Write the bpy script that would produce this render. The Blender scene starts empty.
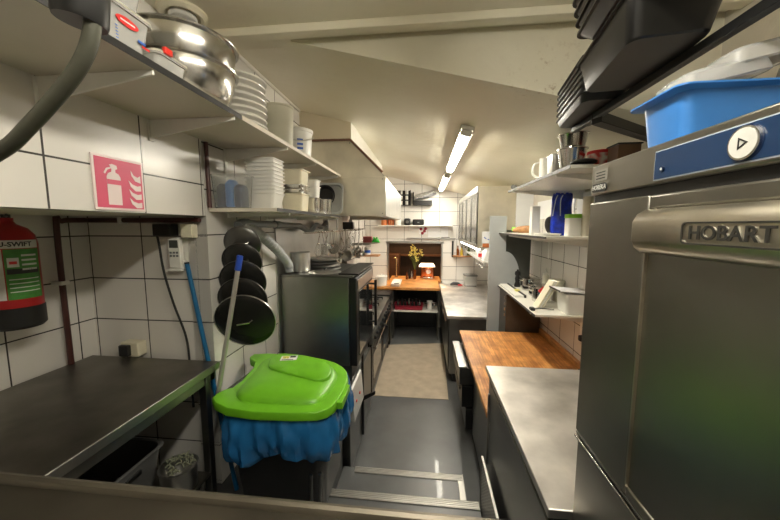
import bpy, bmesh, math, random
from mathutils import Matrix, Vector, noise
random.seed(7)
S = bpy.context.scene
COL = S.collection
R = math.radians
LOC = {}

# ------------------------------------------------------------------ materials
def _nt(name):
    m = bpy.data.materials.new(name); m.use_nodes = True
    nt = m.node_tree; return m, nt, nt.nodes, nt.links, nt.nodes['Principled BSDF']

def mat(name, c, rough=.5, metal=0, var=.08, scale=8, bump=0, stretch=None, trans=0, ior=1.45, emit=0, alpha=1, coat=0, c2=None, detail=4):
    m, nt, N, L, b = _nt(name)
    tc = N.new('ShaderNodeTexCoord'); mp = N.new('ShaderNodeMapping')
    L.new(tc.outputs['Object'], mp.inputs['Vector'])
    if stretch: mp.inputs['Scale'].default_value = stretch
    nz = N.new('ShaderNodeTexNoise'); nz.inputs['Scale'].default_value = scale; nz.inputs['Detail'].default_value = detail
    L.new(mp.outputs[0], nz.inputs['Vector'])
    rp = N.new('ShaderNodeValToRGB')
    rp.color_ramp.elements[0].position = .3; rp.color_ramp.elements[1].position = .7
    a = c2 if c2 else tuple(max(0, v * (1 - var)) for v in c); d = c if c2 else tuple(min(1, v * (1 + var)) for v in c)
    rp.color_ramp.elements[0].color = (*a, 1); rp.color_ramp.elements[1].color = (*d, 1)
    L.new(nz.outputs['Fac'], rp.inputs['Fac']); L.new(rp.outputs['Color'], b.inputs['Base Color'])
    b.inputs['Roughness'].default_value = rough; b.inputs['Metallic'].default_value = metal
    if trans: b.inputs['Transmission Weight'].default_value = trans; b.inputs['IOR'].default_value = ior
    if coat: b.inputs['Coat Weight'].default_value = coat
    if alpha < 1: b.inputs['Alpha'].default_value = alpha
    if emit: b.inputs['Emission Color'].default_value = (*c, 1); b.inputs['Emission Strength'].default_value = emit
    if bump:
        bp = N.new('ShaderNodeBump'); bp.inputs['Strength'].default_value = bump; bp.inputs['Distance'].default_value = .01
        L.new(nz.outputs['Fac'], bp.inputs['Height']); L.new(bp.outputs[0], b.inputs['Normal'])
    return m

def steel(name, c=(.56, .55, .52), rough=.32, axis='z', var=.1, grain=.06):
    """brushed metal: fine streaks along one axis in the roughness and the height"""
    m, nt, N, L, b = _nt(name)
    tc = N.new('ShaderNodeTexCoord'); mp = N.new('ShaderNodeMapping')
    s = {'x': (3, 160, 160), 'y': (160, 3, 160), 'z': (160, 160, 3)}[axis]
    mp.inputs['Scale'].default_value = s
    L.new(tc.outputs['Object'], mp.inputs['Vector'])
    nz = N.new('ShaderNodeTexNoise'); nz.inputs['Scale'].default_value = 1; nz.inputs['Detail'].default_value = 3
    L.new(mp.outputs[0], nz.inputs['Vector'])
    n2 = N.new('ShaderNodeTexNoise'); n2.inputs['Scale'].default_value = 5; n2.inputs['Detail'].default_value = 6
    L.new(tc.outputs['Object'], n2.inputs['Vector'])
    rp = N.new('ShaderNodeValToRGB'); rp.color_ramp.elements[0].position = .3; rp.color_ramp.elements[1].position = .72
    rp.color_ramp.elements[0].color = (*[v * (1 - var * 1.6) for v in c], 1); rp.color_ramp.elements[1].color = (*[min(1, v * (1 + var)) for v in c], 1)
    L.new(n2.outputs['Fac'], rp.inputs['Fac']); L.new(rp.outputs[0], b.inputs['Base Color'])
    mr = N.new('ShaderNodeMapRange'); mr.inputs['To Min'].default_value = rough - .07 * min(1, var * 8); mr.inputs['To Max'].default_value = rough + .1 * min(1, var * 8)
    L.new(n2.outputs['Fac'], mr.inputs['Value']); L.new(mr.outputs[0], b.inputs['Roughness'])
    if grain > .03:
        bp = N.new('ShaderNodeBump'); bp.inputs['Strength'].default_value = grain; bp.inputs['Distance'].default_value = .002
        L.new(nz.outputs['Fac'], bp.inputs['Height']); L.new(bp.outputs[0], b.inputs['Normal'])
    b.inputs['Metallic'].default_value = 1
    return m

def tile(name, axis, u0, v0, w, h, c=(.78, .755, .71), grout=(.06, .055, .05), mort=.0035, rough=.24):
    m, nt, N, L, b = _nt(name)
    g = N.new('ShaderNodeNewGeometry'); sp = N.new('ShaderNodeSeparateXYZ'); L.new(g.outputs['Position'], sp.inputs[0])
    cb = N.new('ShaderNodeCombineXYZ')
    au = N.new('ShaderNodeMath'); au.operation = 'SUBTRACT'; L.new(sp.outputs[axis], au.inputs[0]); au.inputs[1].default_value = u0 - 40 * w
    av = N.new('ShaderNodeMath'); av.operation = 'SUBTRACT'; L.new(sp.outputs['Z'], av.inputs[0]); av.inputs[1].default_value = v0 - 40 * h
    L.new(au.outputs[0], cb.inputs[0]); L.new(av.outputs[0], cb.inputs[1])
    br = N.new('ShaderNodeTexBrick'); br.offset = 0; br.squash = 1
    br.inputs['Scale'].default_value = 1; br.inputs['Brick Width'].default_value = w; br.inputs['Row Height'].default_value = h
    br.inputs['Mortar Size'].default_value = mort; br.inputs['Mortar Smooth'].default_value = .1
    br.inputs['Color1'].default_value = (*c, 1); br.inputs['Color2'].default_value = (*[v * .95 for v in c], 1); br.inputs['Mortar'].default_value = (*grout, 1)
    L.new(cb.outputs[0], br.inputs['Vector'])
    nz = N.new('ShaderNodeTexNoise'); nz.inputs['Scale'].default_value = 3.5; nz.inputs['Detail'].default_value = 5; L.new(g.outputs['Position'], nz.inputs['Vector'])
    mx = N.new('ShaderNodeMixRGB'); mx.blend_type = 'MULTIPLY'; mx.inputs['Fac'].default_value = .35
    L.new(br.outputs['Color'], mx.inputs[1]); L.new(nz.outputs['Color'], mx.inputs[2])
    rp = N.new('ShaderNodeValToRGB'); rp.color_ramp.elements[0].color = (.78, .76, .7, 1); rp.color_ramp.elements[1].color = (1, 1, 1, 1)
    L.new(nz.outputs['Fac'], rp.inputs['Fac']); L.new(rp.outputs[0], mx.inputs[2])
    L.new(mx.outputs[0], b.inputs['Base Color'])
    b.inputs['Roughness'].default_value = rough
    bp = N.new('ShaderNodeBump'); bp.invert = True; bp.inputs['Strength'].default_value = .5; bp.inputs['Distance'].default_value = .002
    n3 = N.new('ShaderNodeTexNoise'); n3.inputs['Scale'].default_value = 9; L.new(g.outputs['Position'], n3.inputs['Vector'])
    ad = N.new('ShaderNodeMath'); ad.operation = 'ADD'; L.new(br.outputs['Fac'], ad.inputs[0]); L.new(n3.outputs['Fac'], ad.inputs[1])
    L.new(ad.outputs[0], bp.inputs['Height']); L.new(bp.outputs[0], b.inputs['Normal'])
    return m

def paint(name, c, stain=(.35, .26, .14), spots=.0, rough=.4, bump=.25):
    m, nt, N, L, b = _nt(name)
    g = N.new('ShaderNodeNewGeometry')
    n1 = N.new('ShaderNodeTexNoise'); n1.inputs['Scale'].default_value = 1.3; n1.inputs['Detail'].default_value = 6; L.new(g.outputs['Position'], n1.inputs['Vector'])
    rp = N.new('ShaderNodeValToRGB'); rp.color_ramp.elements[0].position = .3; rp.color_ramp.elements[1].position = .65
    rp.color_ramp.elements[0].color = (*[v * k for v, k in zip(c, (.9, .87, .8))], 1); rp.color_ramp.elements[1].color = (*c, 1)
    L.new(n1.outputs['Fac'], rp.inputs['Fac'])
    out = rp.outputs[0]
    if spots:
        n2 = N.new('ShaderNodeTexNoise'); n2.inputs['Scale'].default_value = 26; n2.inputs['Detail'].default_value = 8; n2.inputs['Roughness'].default_value = .7
        L.new(g.outputs['Position'], n2.inputs['Vector'])
        r2 = N.new('ShaderNodeValToRGB'); r2.color_ramp.elements[0].position = .56; r2.color_ramp.elements[0].color = (0, 0, 0, 1)
        r2.color_ramp.elements[1].position = .7; r2.color_ramp.elements[1].color = (1, 1, 1, 1); L.new(n2.outputs['Fac'], r2.inputs['Fac'])
        # the damp patch sits at one place of the ceiling edge
        ds = N.new('ShaderNodeVectorMath'); ds.operation = 'DISTANCE'; L.new(g.outputs['Position'], ds.inputs[0]); ds.inputs[1].default_value = (.62, 1.7, 2.68)
        mr = N.new('ShaderNodeMapRange'); mr.inputs['From Min'].default_value = .06; mr.inputs['From Max'].default_value = .3
        mr.inputs['To Min'].default_value = spots; mr.inputs['To Max'].default_value = .06; L.new(ds.outputs['Value'], mr.inputs['Value'])
        mu = N.new('ShaderNodeMath'); mu.operation = 'MULTIPLY'; L.new(r2.outputs[0], mu.inputs[0]); L.new(mr.outputs[0], mu.inputs[1])
        mx = N.new('ShaderNodeMixRGB'); L.new(mu.outputs[0], mx.inputs['Fac']); L.new(out, mx.inputs[1]); mx.inputs[2].default_value = (*stain, 1)
        out = mx.outputs[0]
    L.new(out, b.inputs['Base Color']); b.inputs['Roughness'].default_value = rough
    n3 = N.new('ShaderNodeTexNoise'); n3.inputs['Scale'].default_value = 14; n3.inputs['Detail'].default_value = 5; L.new(g.outputs['Position'], n3.inputs['Vector'])
    bp = N.new('ShaderNodeBump'); bp.inputs['Strength'].default_value = bump; bp.inputs['Distance'].default_value = .012
    L.new(n3.outputs['Fac'], bp.inputs['Height']); L.new(bp.outputs[0], b.inputs['Normal'])
    return m

def butcher(name, c1, c2, axis='y', rough=.38):
    m, nt, N, L, b = _nt(name)
    g = N.new('ShaderNodeNewGeometry'); sp = N.new('ShaderNodeSeparateXYZ'); L.new(g.outputs['Position'], sp.inputs[0])
    cb = N.new('ShaderNodeCombineXYZ')
    L.new(sp.outputs['Y' if axis == 'y' else 'X'], cb.inputs[0]); L.new(sp.outputs['X' if axis == 'y' else 'Y'], cb.inputs[1])
    br = N.new('ShaderNodeTexBrick'); br.offset = .4; br.inputs['Scale'].default_value = 1
    br.inputs['Brick Width'].default_value = .31; br.inputs['Row Height'].default_value = .045; br.inputs['Mortar Size'].default_value = .0008
    br.inputs['Color1'].default_value = (*c1, 1); br.inputs['Color2'].default_value = (*c2, 1); br.inputs['Mortar'].default_value = (*[v * .45 for v in c2], 1)
    L.new(cb.outputs[0], br.inputs['Vector'])
    mp = N.new('ShaderNodeMapping'); mp.inputs['Scale'].default_value = (60, 4, 60) if axis == 'y' else (4, 60, 60); L.new(g.outputs['Position'], mp.inputs['Vector'])
    nz = N.new('ShaderNodeTexNoise'); nz.inputs['Scale'].default_value = 1; nz.inputs['Detail'].default_value = 6; L.new(mp.outputs[0], nz.inputs['Vector'])
    n2 = N.new('ShaderNodeTexNoise'); n2.inputs['Scale'].default_value = 7; n2.inputs['Detail'].default_value = 6; L.new(g.outputs['Position'], n2.inputs['Vector'])
    ad = N.new('ShaderNodeMath'); ad.operation = 'MULTIPLY'; L.new(nz.outputs['Fac'], ad.inputs[0]); L.new(n2.outputs['Fac'], ad.inputs[1])
    rp = N.new('ShaderNodeValToRGB'); rp.color_ramp.elements[0].position = .14; rp.color_ramp.elements[0].color = (.42, .34, .3, 1)
    rp.color_ramp.elements[1].position = .34; rp.color_ramp.elements[1].color = (1, 1, 1, 1); L.new(ad.outputs[0], rp.inputs['Fac'])
    mx = N.new('ShaderNodeMixRGB'); mx.blend_type = 'MULTIPLY'; mx.inputs['Fac'].default_value = .85
    L.new(br.outputs['Color'], mx.inputs[1]); L.new(rp.outputs[0], mx.inputs[2]); L.new(mx.outputs[0], b.inputs['Base Color'])
    b.inputs['Roughness'].default_value = rough
    return m

def dotted(name, c, hole, pitch, r):
    m, nt, N, L, b = _nt(name)
    g = N.new('ShaderNodeNewGeometry'); sp = N.new('ShaderNodeSeparateXYZ'); L.new(g.outputs['Position'], sp.inputs[0])
    hs = []
    for ax in ('Y', 'Z'):
        d = N.new('ShaderNodeMath'); d.operation = 'DIVIDE'; d.inputs[1].default_value = pitch; L.new(sp.outputs[ax], d.inputs[0])
        f = N.new('ShaderNodeMath'); f.operation = 'FRACT'; L.new(d.outputs[0], f.inputs[0])
        s = N.new('ShaderNodeMath'); s.operation = 'SUBTRACT'; s.inputs[1].default_value = .5; L.new(f.outputs[0], s.inputs[0])
        p = N.new('ShaderNodeMath'); p.operation = 'MULTIPLY'; L.new(s.outputs[0], p.inputs[0]); L.new(s.outputs[0], p.inputs[1]); hs.append(p)
    a = N.new('ShaderNodeMath'); a.operation = 'ADD'; L.new(hs[0].outputs[0], a.inputs[0]); L.new(hs[1].outputs[0], a.inputs[1])
    lt = N.new('ShaderNodeMath'); lt.operation = 'LESS_THAN'; lt.inputs[1].default_value = (r / pitch) ** 2; L.new(a.outputs[0], lt.inputs[0])
    mx = N.new('ShaderNodeMixRGB'); L.new(lt.outputs[0], mx.inputs['Fac']); mx.inputs[1].default_value = (*c, 1); mx.inputs[2].default_value = (*hole, 1)
    L.new(mx.outputs[0], b.inputs['Base Color']); b.inputs['Metallic'].default_value = .8; b.inputs['Roughness'].default_value = .4
    return m

CREAM = (.80, .76, .60)
K = dict(
    ceil=paint('ceiling_paint', (.80, .765, .63), spots=.75),
    gable=paint('gable_paint', (.80, .775, .65), spots=.9, rough=.5),
    plaster=paint('wall_plaster', (.62, .58, .50), rough=.55, bump=.5),
    beige=paint('soffit_paint', (.74, .66, .50), rough=.5, bump=.15),
    white_paint=paint('white_paint', (.78, .76, .70), rough=.4, bump=.05),
    t_lintel=tile('tile_lintel', 'Y', 1.275, 2.272, .36, .25),
    t_main=tile('tile_left_wall', 'Y', 1.65, 2.0, .30, .25),
    t_rback=tile('tile_recess_back', 'X', -1.935, 1.993, .332, .245),
    t_rleft=tile('tile_recess_side', 'Y', 1.57, 1.993, .32, .245),
    t_far=tile('tile_far', 'X', -.41, 1.79, .345, .27),
    t_right=tile('tile_right', 'Y', 2.62, .95, .30, .25),
    vinyl=mat('grey_vinyl', (.100, .104, .104), .33, var=.22, scale=3, bump=.03, coat=.1),
    patch_beige=mat('beige_floor_patch', (.40, .335, .25), .34, var=.14, scale=7, bump=.03),
    dark_floor=mat('dark_platform', (.045, .045, .045), .5, var=.3, scale=5),
    alu=steel('aluminium_strip', (.42, .41, .38), .42, 'x'),
    steel=steel('brushed_steel', (.56, .55, .52), .33, 'z'),
    steel_y=steel('brushed_steel_long', (.56, .55, .52), .30, 'y'),
    steel_top=steel('worktop_steel', (.74, .715, .68), .42, 'y', var=.2),
    steel_dull=steel('dull_steel', (.40, .385, .35), .38, 'z', var=.14),
    steel_warm=steel('hood_steel', (.74, .69, .57), .40, 'z', var=.1),
    steel_pol=steel('polished_steel', (.66, .65, .62), .16, 'x', grain=.02),
    steel_dark=steel('dark_steel', (.20, .20, .19), .34, 'z', var=.16),
    steel_table=steel('table_steel', (.24, .225, .20), .40, 'y', var=.2),
    dish=steel('dishwasher_steel', (.32, .305, .27), .32, 'y', var=.05, grain=.04),
    gun=steel('handle_steel', (.60, .55, .45), .33, 'y', var=.2, grain=.03),
    black=mat('black_plastic', (.010, .010, .010), .4, var=.3),
    black_m=mat('black_metal', (.009, .009, .0088), .38, .1, var=.3),
    black_tray=mat('black_tray_enamel', (.006, .0058, .0055), .36, .0, var=.35, scale=5),
    rubber=mat('black_rubber', (.02, .02, .02), .6),
    glass_dark=mat('dark_oven_glass', (.02, .022, .022), .06, 0, var=.2, coat=.6),
    white=mat('white_plastic', (.78, .77, .72), .38, var=.04),
    cream=mat('cream_plastic', (.76, .71, .54), .36, var=.05),
    melamine=mat('shelf_laminate', (.63, .58, .48), .38, var=.05, scale=4),
    white_lam=mat('white_laminate', (.80, .78, .70), .3, var=.03),
    edge_black=mat('black_edging', (.02, .02, .02), .4),
    clear=mat('clear_plastic', (.9, .91, .89), .1, trans=.88, ior=1.12, var=.03),
    milky=mat('milky_plastic', (.80, .80, .78), .2, trans=.62, ior=1.2, var=.04),
    frosted=mat('frosted_plastic', (.80, .78, .66), .3, trans=.55, ior=1.2, var=.05),
    porcelain=mat('white_porcelain', (.82, .80, .74), .18, var=.03, coat=.3),
    green=mat('lime_green_plastic', (.165, .50, .018), .36, var=.08, scale=11),
    green_pale=mat('lime_cap', (.25, .62, .03), .4),
    green_vivid=mat('vivid_green', (.02, .55, .03), .4),
    bluebag=mat('blue_bin_liner', (.02, .16, .40), .24, var=.2, scale=7, bump=.15, detail=2),
    bluebag2=mat('blue_carrier_bag', (.01, .035, .42), .3, var=.5, scale=22, bump=.3),
    bluebin=mat('blue_plastic_bin', (.045, .20, .56), .32, var=.08),
    bluepole=mat('blue_paint_pole', (.01, .13, .30), .35),
    bluecap=mat('blue_handle_grip', (.02, .07, .42), .35),
    bluepanel=mat('navy_control_foil', (.010, .034, .095), .3, var=.1),
    navyring=mat('dark_navy_ring', (.008, .022, .07), .3),
    paleblue=mat('pale_foil_border', (.45, .52, .60), .35),
    red=mat('extinguisher_red', (.36, .01, .012), .3, var=.1),
    redsign=mat('sign_red', (.66, .07, .15), .4, var=.06),
    pinkwhite=mat('sign_white', (.84, .70, .68), .4, var=.03),
    crimson=mat('crimson_plastic', (.28, .012, .03), .4),
    redlogo=mat('red_print', (.7, .03, .03), .4),
    redclip=mat('red_clip', (.7, .03, .02), .35),
    pipe=mat('red_brown_pipe_paint', (.06, .016, .012), .4, var=.2),
    copperpipe=mat('brown_pipe_paint', (.16, .075, .045), .4, var=.2),
    grey=mat('grey_plastic_pipe', (.15, .16, .165), .4, var=.1),
    hosegrey=mat('grey_green_rubber_hose', (.075, .075, .055), .45, var=.2, scale=20),
    greytray=mat('light_grey_plastic', (.50, .51, .49), .4),
    greypanel=mat('light_grey_panel', (.40, .42, .42), .42, var=.04),
    darkpanel=mat('dark_grey_panel', (.075, .08, .07), .35, var=.1),
    wood=butcher('butcher_block', (.74, .36, .11), (.56, .235, .065)),
    wood_pass=butcher('pass_wood', (.80, .40, .12), (.70, .31, .08), 'x'),
    wood_small=mat('shelf_wood', (.42, .20, .08), .45, var=.2, stretch=(4, 30, 30)),
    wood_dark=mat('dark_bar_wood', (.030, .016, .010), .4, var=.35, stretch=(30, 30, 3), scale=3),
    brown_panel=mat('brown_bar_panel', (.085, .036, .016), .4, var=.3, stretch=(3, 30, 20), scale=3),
    copper=mat('polished_copper', (.72, .26, .12), .2, 1, var=.15),
    orange=mat('orange_tin', (.55, .17, .05), .4),
    labelgreen=mat('green_label_print', (.05, .22, .03), .45, var=.3, scale=30),
    labelwhite=mat('white_label', (.62, .62, .58), .5, var=.08, scale=30),
    ink=mat('black_ink', (.012, .012, .012), .5),
    sticker=mat('sticker_print', (.80, .66, .10), .4, var=.5, scale=90),
    yellow=mat('yellow_blossom', (.85, .76, .22), .6, var=.2),
    leaf=mat('leaf_green', (.12, .16, .03), .6, var=.3),
    bread=mat('brown_bread_crust', (.42, .21, .08), .6, var=.3, scale=20),
    bluelabel=mat('blue_label', (.03, .12, .5), .4),
    paper=mat('paper_sheet', (.80, .80, .80), .7, var=.02),
    cardboard=mat('brown_carton', (.16, .085, .045), .6, var=.1),
    foil=mat('crumpled_foil', (.60, .62, .66), .25, .9, var=.2, scale=25, bump=.5),
    amber=mat('amber_glass', (.25, .07, .015), .1, trans=.4),
    oil=mat('yellow_oil', (.60, .42, .05), .2, trans=.3),
    glass=mat('clear_glass', (.9, .92, .9), .03, trans=1, ior=1.45, var=.01),
    smoked=mat('cabinet_door_glass', (.16, .155, .14), .2, .2, var=.1),
    food=mat('pale_vegetable_peel', (.20, .21, .14), .6, var=.35, scale=30),
    tin=mat('patterned_red_tub', (.62, .05, .04), .4, c2=(.74, .70, .62), scale=40, detail=0),
    lamp=mat('lamp_tube', (1, .935, .80), .5, emit=40),
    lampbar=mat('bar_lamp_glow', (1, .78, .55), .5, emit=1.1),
    fix=mat('lamp_housing', (.72, .70, .62), .4),
    perf=dotted('perforated_steel', (.38, .37, .35), (.01, .01, .01), .02, .0058),
    galv=steel('galvanised', (.70, .69, .66), .30, 'z'),
)

# ------------------------------------------------------------------ mesh tools
class MB:
    def __init__(s): s.v = []; s.f = []
    def add(s, vs, fs):
        b = len(s.v); s.v += [tuple(p) for p in vs]; s.f += [tuple(b + i for i in f) for f in fs]; return s
    def box(s, x0, x1, y0, y1, z0, z1):
        vs = [(x, y, z) for z in (z0, z1) for x, y in ((x0, y0), (x1, y0), (x1, y1), (x0, y1))]
        return s.add(vs, [(3, 2, 1, 0), (4, 5, 6, 7), (0, 1, 5, 4), (1, 2, 6, 5), (2, 3, 7, 6), (3, 0, 4, 7)])
    def loft(s, rings, cap0=True, cap1=True, closed=True):
        n = len(rings[0]); vs = [p for r in rings for p in r]; fs = []
        for i in range(len(rings) - 1):
            for j in range(n if closed else n - 1):
                k = (j + 1) % n; fs.append((i * n + j, i * n + k, (i + 1) * n + k, (i + 1) * n + j))
        if cap0: fs.append(tuple(range(n - 1, -1, -1)))
        if cap1: fs.append(tuple((len(rings) - 1) * n + j for j in range(n)))
        return s.add(vs, fs)
    def lathe(s, prof, cx=0, cy=0, cz=0, n=28, cap0=True, cap1=True):
        return s.loft([[(cx + max(r, 1e-4) * math.cos(2 * math.pi * j / n), cy + max(r, 1e-4) * math.sin(2 * math.pi * j / n), cz + z) for j in range(n)] for r, z in prof], cap0, cap1)
    def cyl(s, p, q, r, n=16, r2=None):
        return s.tube([p, q], [r, r if r2 is None else r2], n, False)
    def tube(s, pts, r, n=10, smooth=True, sub=6):
        P = [Vector(p) for p in pts]; m = len(P)
        rr = r if isinstance(r, (list, tuple)) else [r] * m
        if smooth and m > 2:
            Q = []; q = []
            for i in range(m - 1):
                a, b, c, d = P[max(i - 1, 0)], P[i], P[i + 1], P[min(i + 2, m - 1)]
                for k in range(sub):
                    t = k / sub
                    Q.append(.5 * ((2 * b) + (c - a) * t + (2 * a - 5 * b + 4 * c - d) * t * t + (3 * b - a - 3 * c + d) * t ** 3)); q.append(rr[i] * (1 - t) + rr[i + 1] * t)
            Q.append(P[-1]); q.append(rr[-1]); P, rr = Q, q
        T = [(P[min(i + 1, len(P) - 1)] - P[max(i - 1, 0)]).normalized() for i in range(len(P))]
        u = T[0].orthogonal().normalized(); rings = []
        for i, p in enumerate(P):
            u = (u - T[i] * u.dot(T[i])).normalized(); w = T[i].cross(u)
            rings.append([p + (u * math.cos(2 * math.pi * j / n) + w * math.sin(2 * math.pi * j / n)) * rr[i] for j in range(n)])
        return s.loft(rings)
    def prism(s, poly, axis, a, b):
        f = {'x': lambda u, v, t: (t, u, v), 'y': lambda u, v, t: (u, t, v), 'z': lambda u, v, t: (u, v, t)}[axis]
        return s.loft([[f(u, v, a) for u, v in poly], [f(u, v, b) for u, v in poly]])
    def tub(s, cx, cy, z, wx, wy, h, taper=.85, t=.003, rim=.006, r=.015, n=4):
        """open container with tapering sides, a wall thickness and a turned-out rim"""
        q = lambda k, zz, d: rr(cx, cy, zz, wx / 2 * k + d, wy / 2 * k + d, r, n)
        return s.loft([q(taper * .97, z, 0), q(taper, z + .004, 0), q(1, z + h - .006, 0), q(1, z + h - .006, rim), q(1, z + h, rim), q(1, z + h, -t), q(taper, z + .006, -t)])
    def xf(s, M, start=0):
        for i in range(start, len(s.v)): s.v[i] = tuple(M @ Vector(s.v[i]))
        return s

def rr(cx, cy, z, hx, hy, r, n=4):
    r = min(r, hx * .98, hy * .98); out = []
    for k, (sx, sy) in enumerate(((1, 1), (-1, 1), (-1, -1), (1, -1))):
        for j in range(n + 1):
            a = math.pi / 2 * (k + j / n); out.append((cx + sx * (hx - r) + r * math.cos(a), cy + sy * (hy - r) + r * math.sin(a), z))
    return out

def rot(axis, deg, about=(0, 0, 0)):
    a = Vector(about); return Matrix.Translation(a) @ Matrix.Rotation(R(deg), 4, axis) @ Matrix.Translation(-a)

def obj(name, mb, m, parent=None, bev=0, label=None, smooth=34, seg=2):
    me = bpy.data.meshes.new(name); o = bpy.data.objects.new(name, me); COL.objects.link(o)
    if parent is not None: L = LOC[parent.name]; o.parent = parent
    else:
        xs, ys, zs = zip(*mb.v); L = Vector(((min(xs) + max(xs)) / 2, (min(ys) + max(ys)) / 2, min(zs))); o.location = L
    LOC[o.name] = Vector(L)
    me.from_pydata([tuple(Vector(p) - L) for p in mb.v], [], mb.f)
    b = bmesh.new(); b.from_mesh(me); bmesh.ops.remove_doubles(b, verts=b.verts, dist=2e-5)
    bmesh.ops.recalc_face_normals(b, faces=b.faces); b.to_mesh(me); b.free()
    me.materials.append(K[m] if isinstance(m, str) else m)
    if smooth: me.shade_smooth(); me.set_sharp_from_angle(angle=R(smooth))
    if bev:
        d = o.modifiers.new('edge', 'BEVEL'); d.width = bev; d.segments = seg; d.limit_method = 'ANGLE'; d.angle_limit = R(40); d.harden_normals = False
    if label: o['label'] = label
    return o

def tag(o, label, cat, group=None):
    o['label'] = label; o['category'] = cat
    if group: o['group'] = group
    return o
def thing(name, label, cat, loc, group=None):
    o = bpy.data.objects.new(name, None); COL.objects.link(o); o.location = loc; o.empty_display_size = .1
    LOC[o.name] = Vector(loc); return tag(o, label, cat, group)
def single(name, mb, m, label, cat, group=None, bev=0, **k): return tag(obj(name, mb, m, None, bev, **k), label, cat, group)
def struct(name, mb, m, bev=0, parent=None, **k):
    o = obj(name, mb, m, parent, bev, **k); o['kind'] = 'structure'; return o
def dup(o, loc, label=None, rz=None, parent=None):
    c = o.copy(); COL.objects.link(c)
    if parent is None:
        c.location = loc; LOC[c.name] = Vector(loc)
        if label: c['label'] = label
        if rz is not None: c.rotation_euler.z = R(rz)
    else: c.parent = parent; LOC[c.name] = LOC[parent.name]
    for ch in list(o.children): dup(ch, None, parent=c)
    return c
def text(s, size, depth=.001, bold=0, shear=0):
    cu = bpy.data.curves.new('lettering', 'FONT'); cu.body = s; cu.size = size; cu.extrude = depth; cu.offset = bold; cu.shear = shear
    cu.align_x = 'CENTER'; cu.align_y = 'CENTER'; cu.resolution_u = 3
    o = bpy.data.objects.new('lettering', cu); COL.objects.link(o)
    me = bpy.data.meshes.new_from_object(o.evaluated_get(bpy.context.evaluated_depsgraph_get()))
    b = MB().add([v.co[:] for v in me.vertices], [tuple(p.vertices) for p in me.polygons])
    bpy.data.objects.remove(o); bpy.data.curves.remove(cu); bpy.data.meshes.remove(me); return b
FACE_L = Matrix.Rotation(R(-90), 4, 'Z') @ Matrix.Rotation(R(90), 4, 'X')   # reads when looking towards +x
FACE_R = Matrix.Rotation(R(90), 4, 'Z') @ Matrix.Rotation(R(90), 4, 'X')    # reads when looking towards -x
FACE_C = Matrix.Rotation(R(90), 4, 'X')                                     # reads when looking towards +y
T = Matrix.Translation

# ------------------------------------------------------------------ camera
cd = bpy.data.cameras.new('camera'); cam = bpy.data.objects.new('camera', cd); COL.objects.link(cam)
F, VX, VY = 320., 425., 226.
ph = math.atan((260 - VY) / F); th = math.atan((VX - 390) * math.cos(ph) / F)
cam.location = (0, 0, 2.05); cam.rotation_euler = (math.pi / 2 - ph, 0, th)
cd.sensor_width = 36; cd.lens = 36 * F / 780; cd.clip_start = .02
S.camera = cam
S.view_settings.view_transform = 'Standard'; S.view_settings.look = 'None'; S.view_settings.exposure = 1.2; S.view_settings.gamma = 1
S.view_settings.use_curve_mapping = False
w = bpy.data.worlds.new('world'); S.world = w; w.use_nodes = True
w.node_tree.nodes['Background'].inputs[0].default_value = (.9, .85, .75, 1); w.node_tree.nodes['Background'].inputs[1].default_value = .02

# ------------------------------------------------------------------ the room
WL, WR, YF = -1.2, 1.33, 6.4
SL = lambda x: 2.84 - .25 * x
struct('floor', MB().box(-2.3, 1.6, -1.6, 8.6, -.1, 0), 'vinyl')
struct('floor_landing', MB().box(-2.2, 1.45, -1.6, .95, 0, .5).box(-2.2, .352, .951, 1.58, 0, .5), 'vinyl')
struct('floor_platform', MB().box(WL, -.615, 1.581, 2.25, 0, .5).box(-2.2, WL - .001, 1.581, 1.66, 0, .5), 'dark_floor')
struct('floor_step', MB().box(-.614, .352, 1.581, 1.865, 0, .34), 'vinyl')
struct('floor_step_low', MB().box(-.614, .30, 1.866, 2.28, 0, .17), 'vinyl')
def nosing(n, x0, x1, y, z):
    b = MB().prism([(y - .055, z), (y - .055, z + .006), (y + .002, z + .006), (y + .008, z + .002), (y + .008, z - .03), (y, z - .03), (y, z)], 'x', x0, x1)
    for k in range(4): b.box(x0 + .002, x1 - .002, y - .05 + k * .013, y - .045 + k * .013, z + .006, z + .0085)
    struct('trim_%d' % n, b, 'alu')
nosing(1, -.612, .35, 1.58, .5); nosing(2, -.612, .35, 1.865, .34); nosing(3, -.52, .30, 2.28, .17)
struct('trim_4', MB().box(.262, .302, 1.875, 2.225, .17, .177).box(.30, .307, 1.875, 2.29, .14, .177), 'alu', bev=.002)
struct('floor_patch', MB().prism([(-.60, 3.65), (.30, 3.65), (.335, 5.50), (-.62, 5.32)], 'z', .0005, .005), 'patch_beige')  # thin beige patch lying on the grey floor

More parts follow.
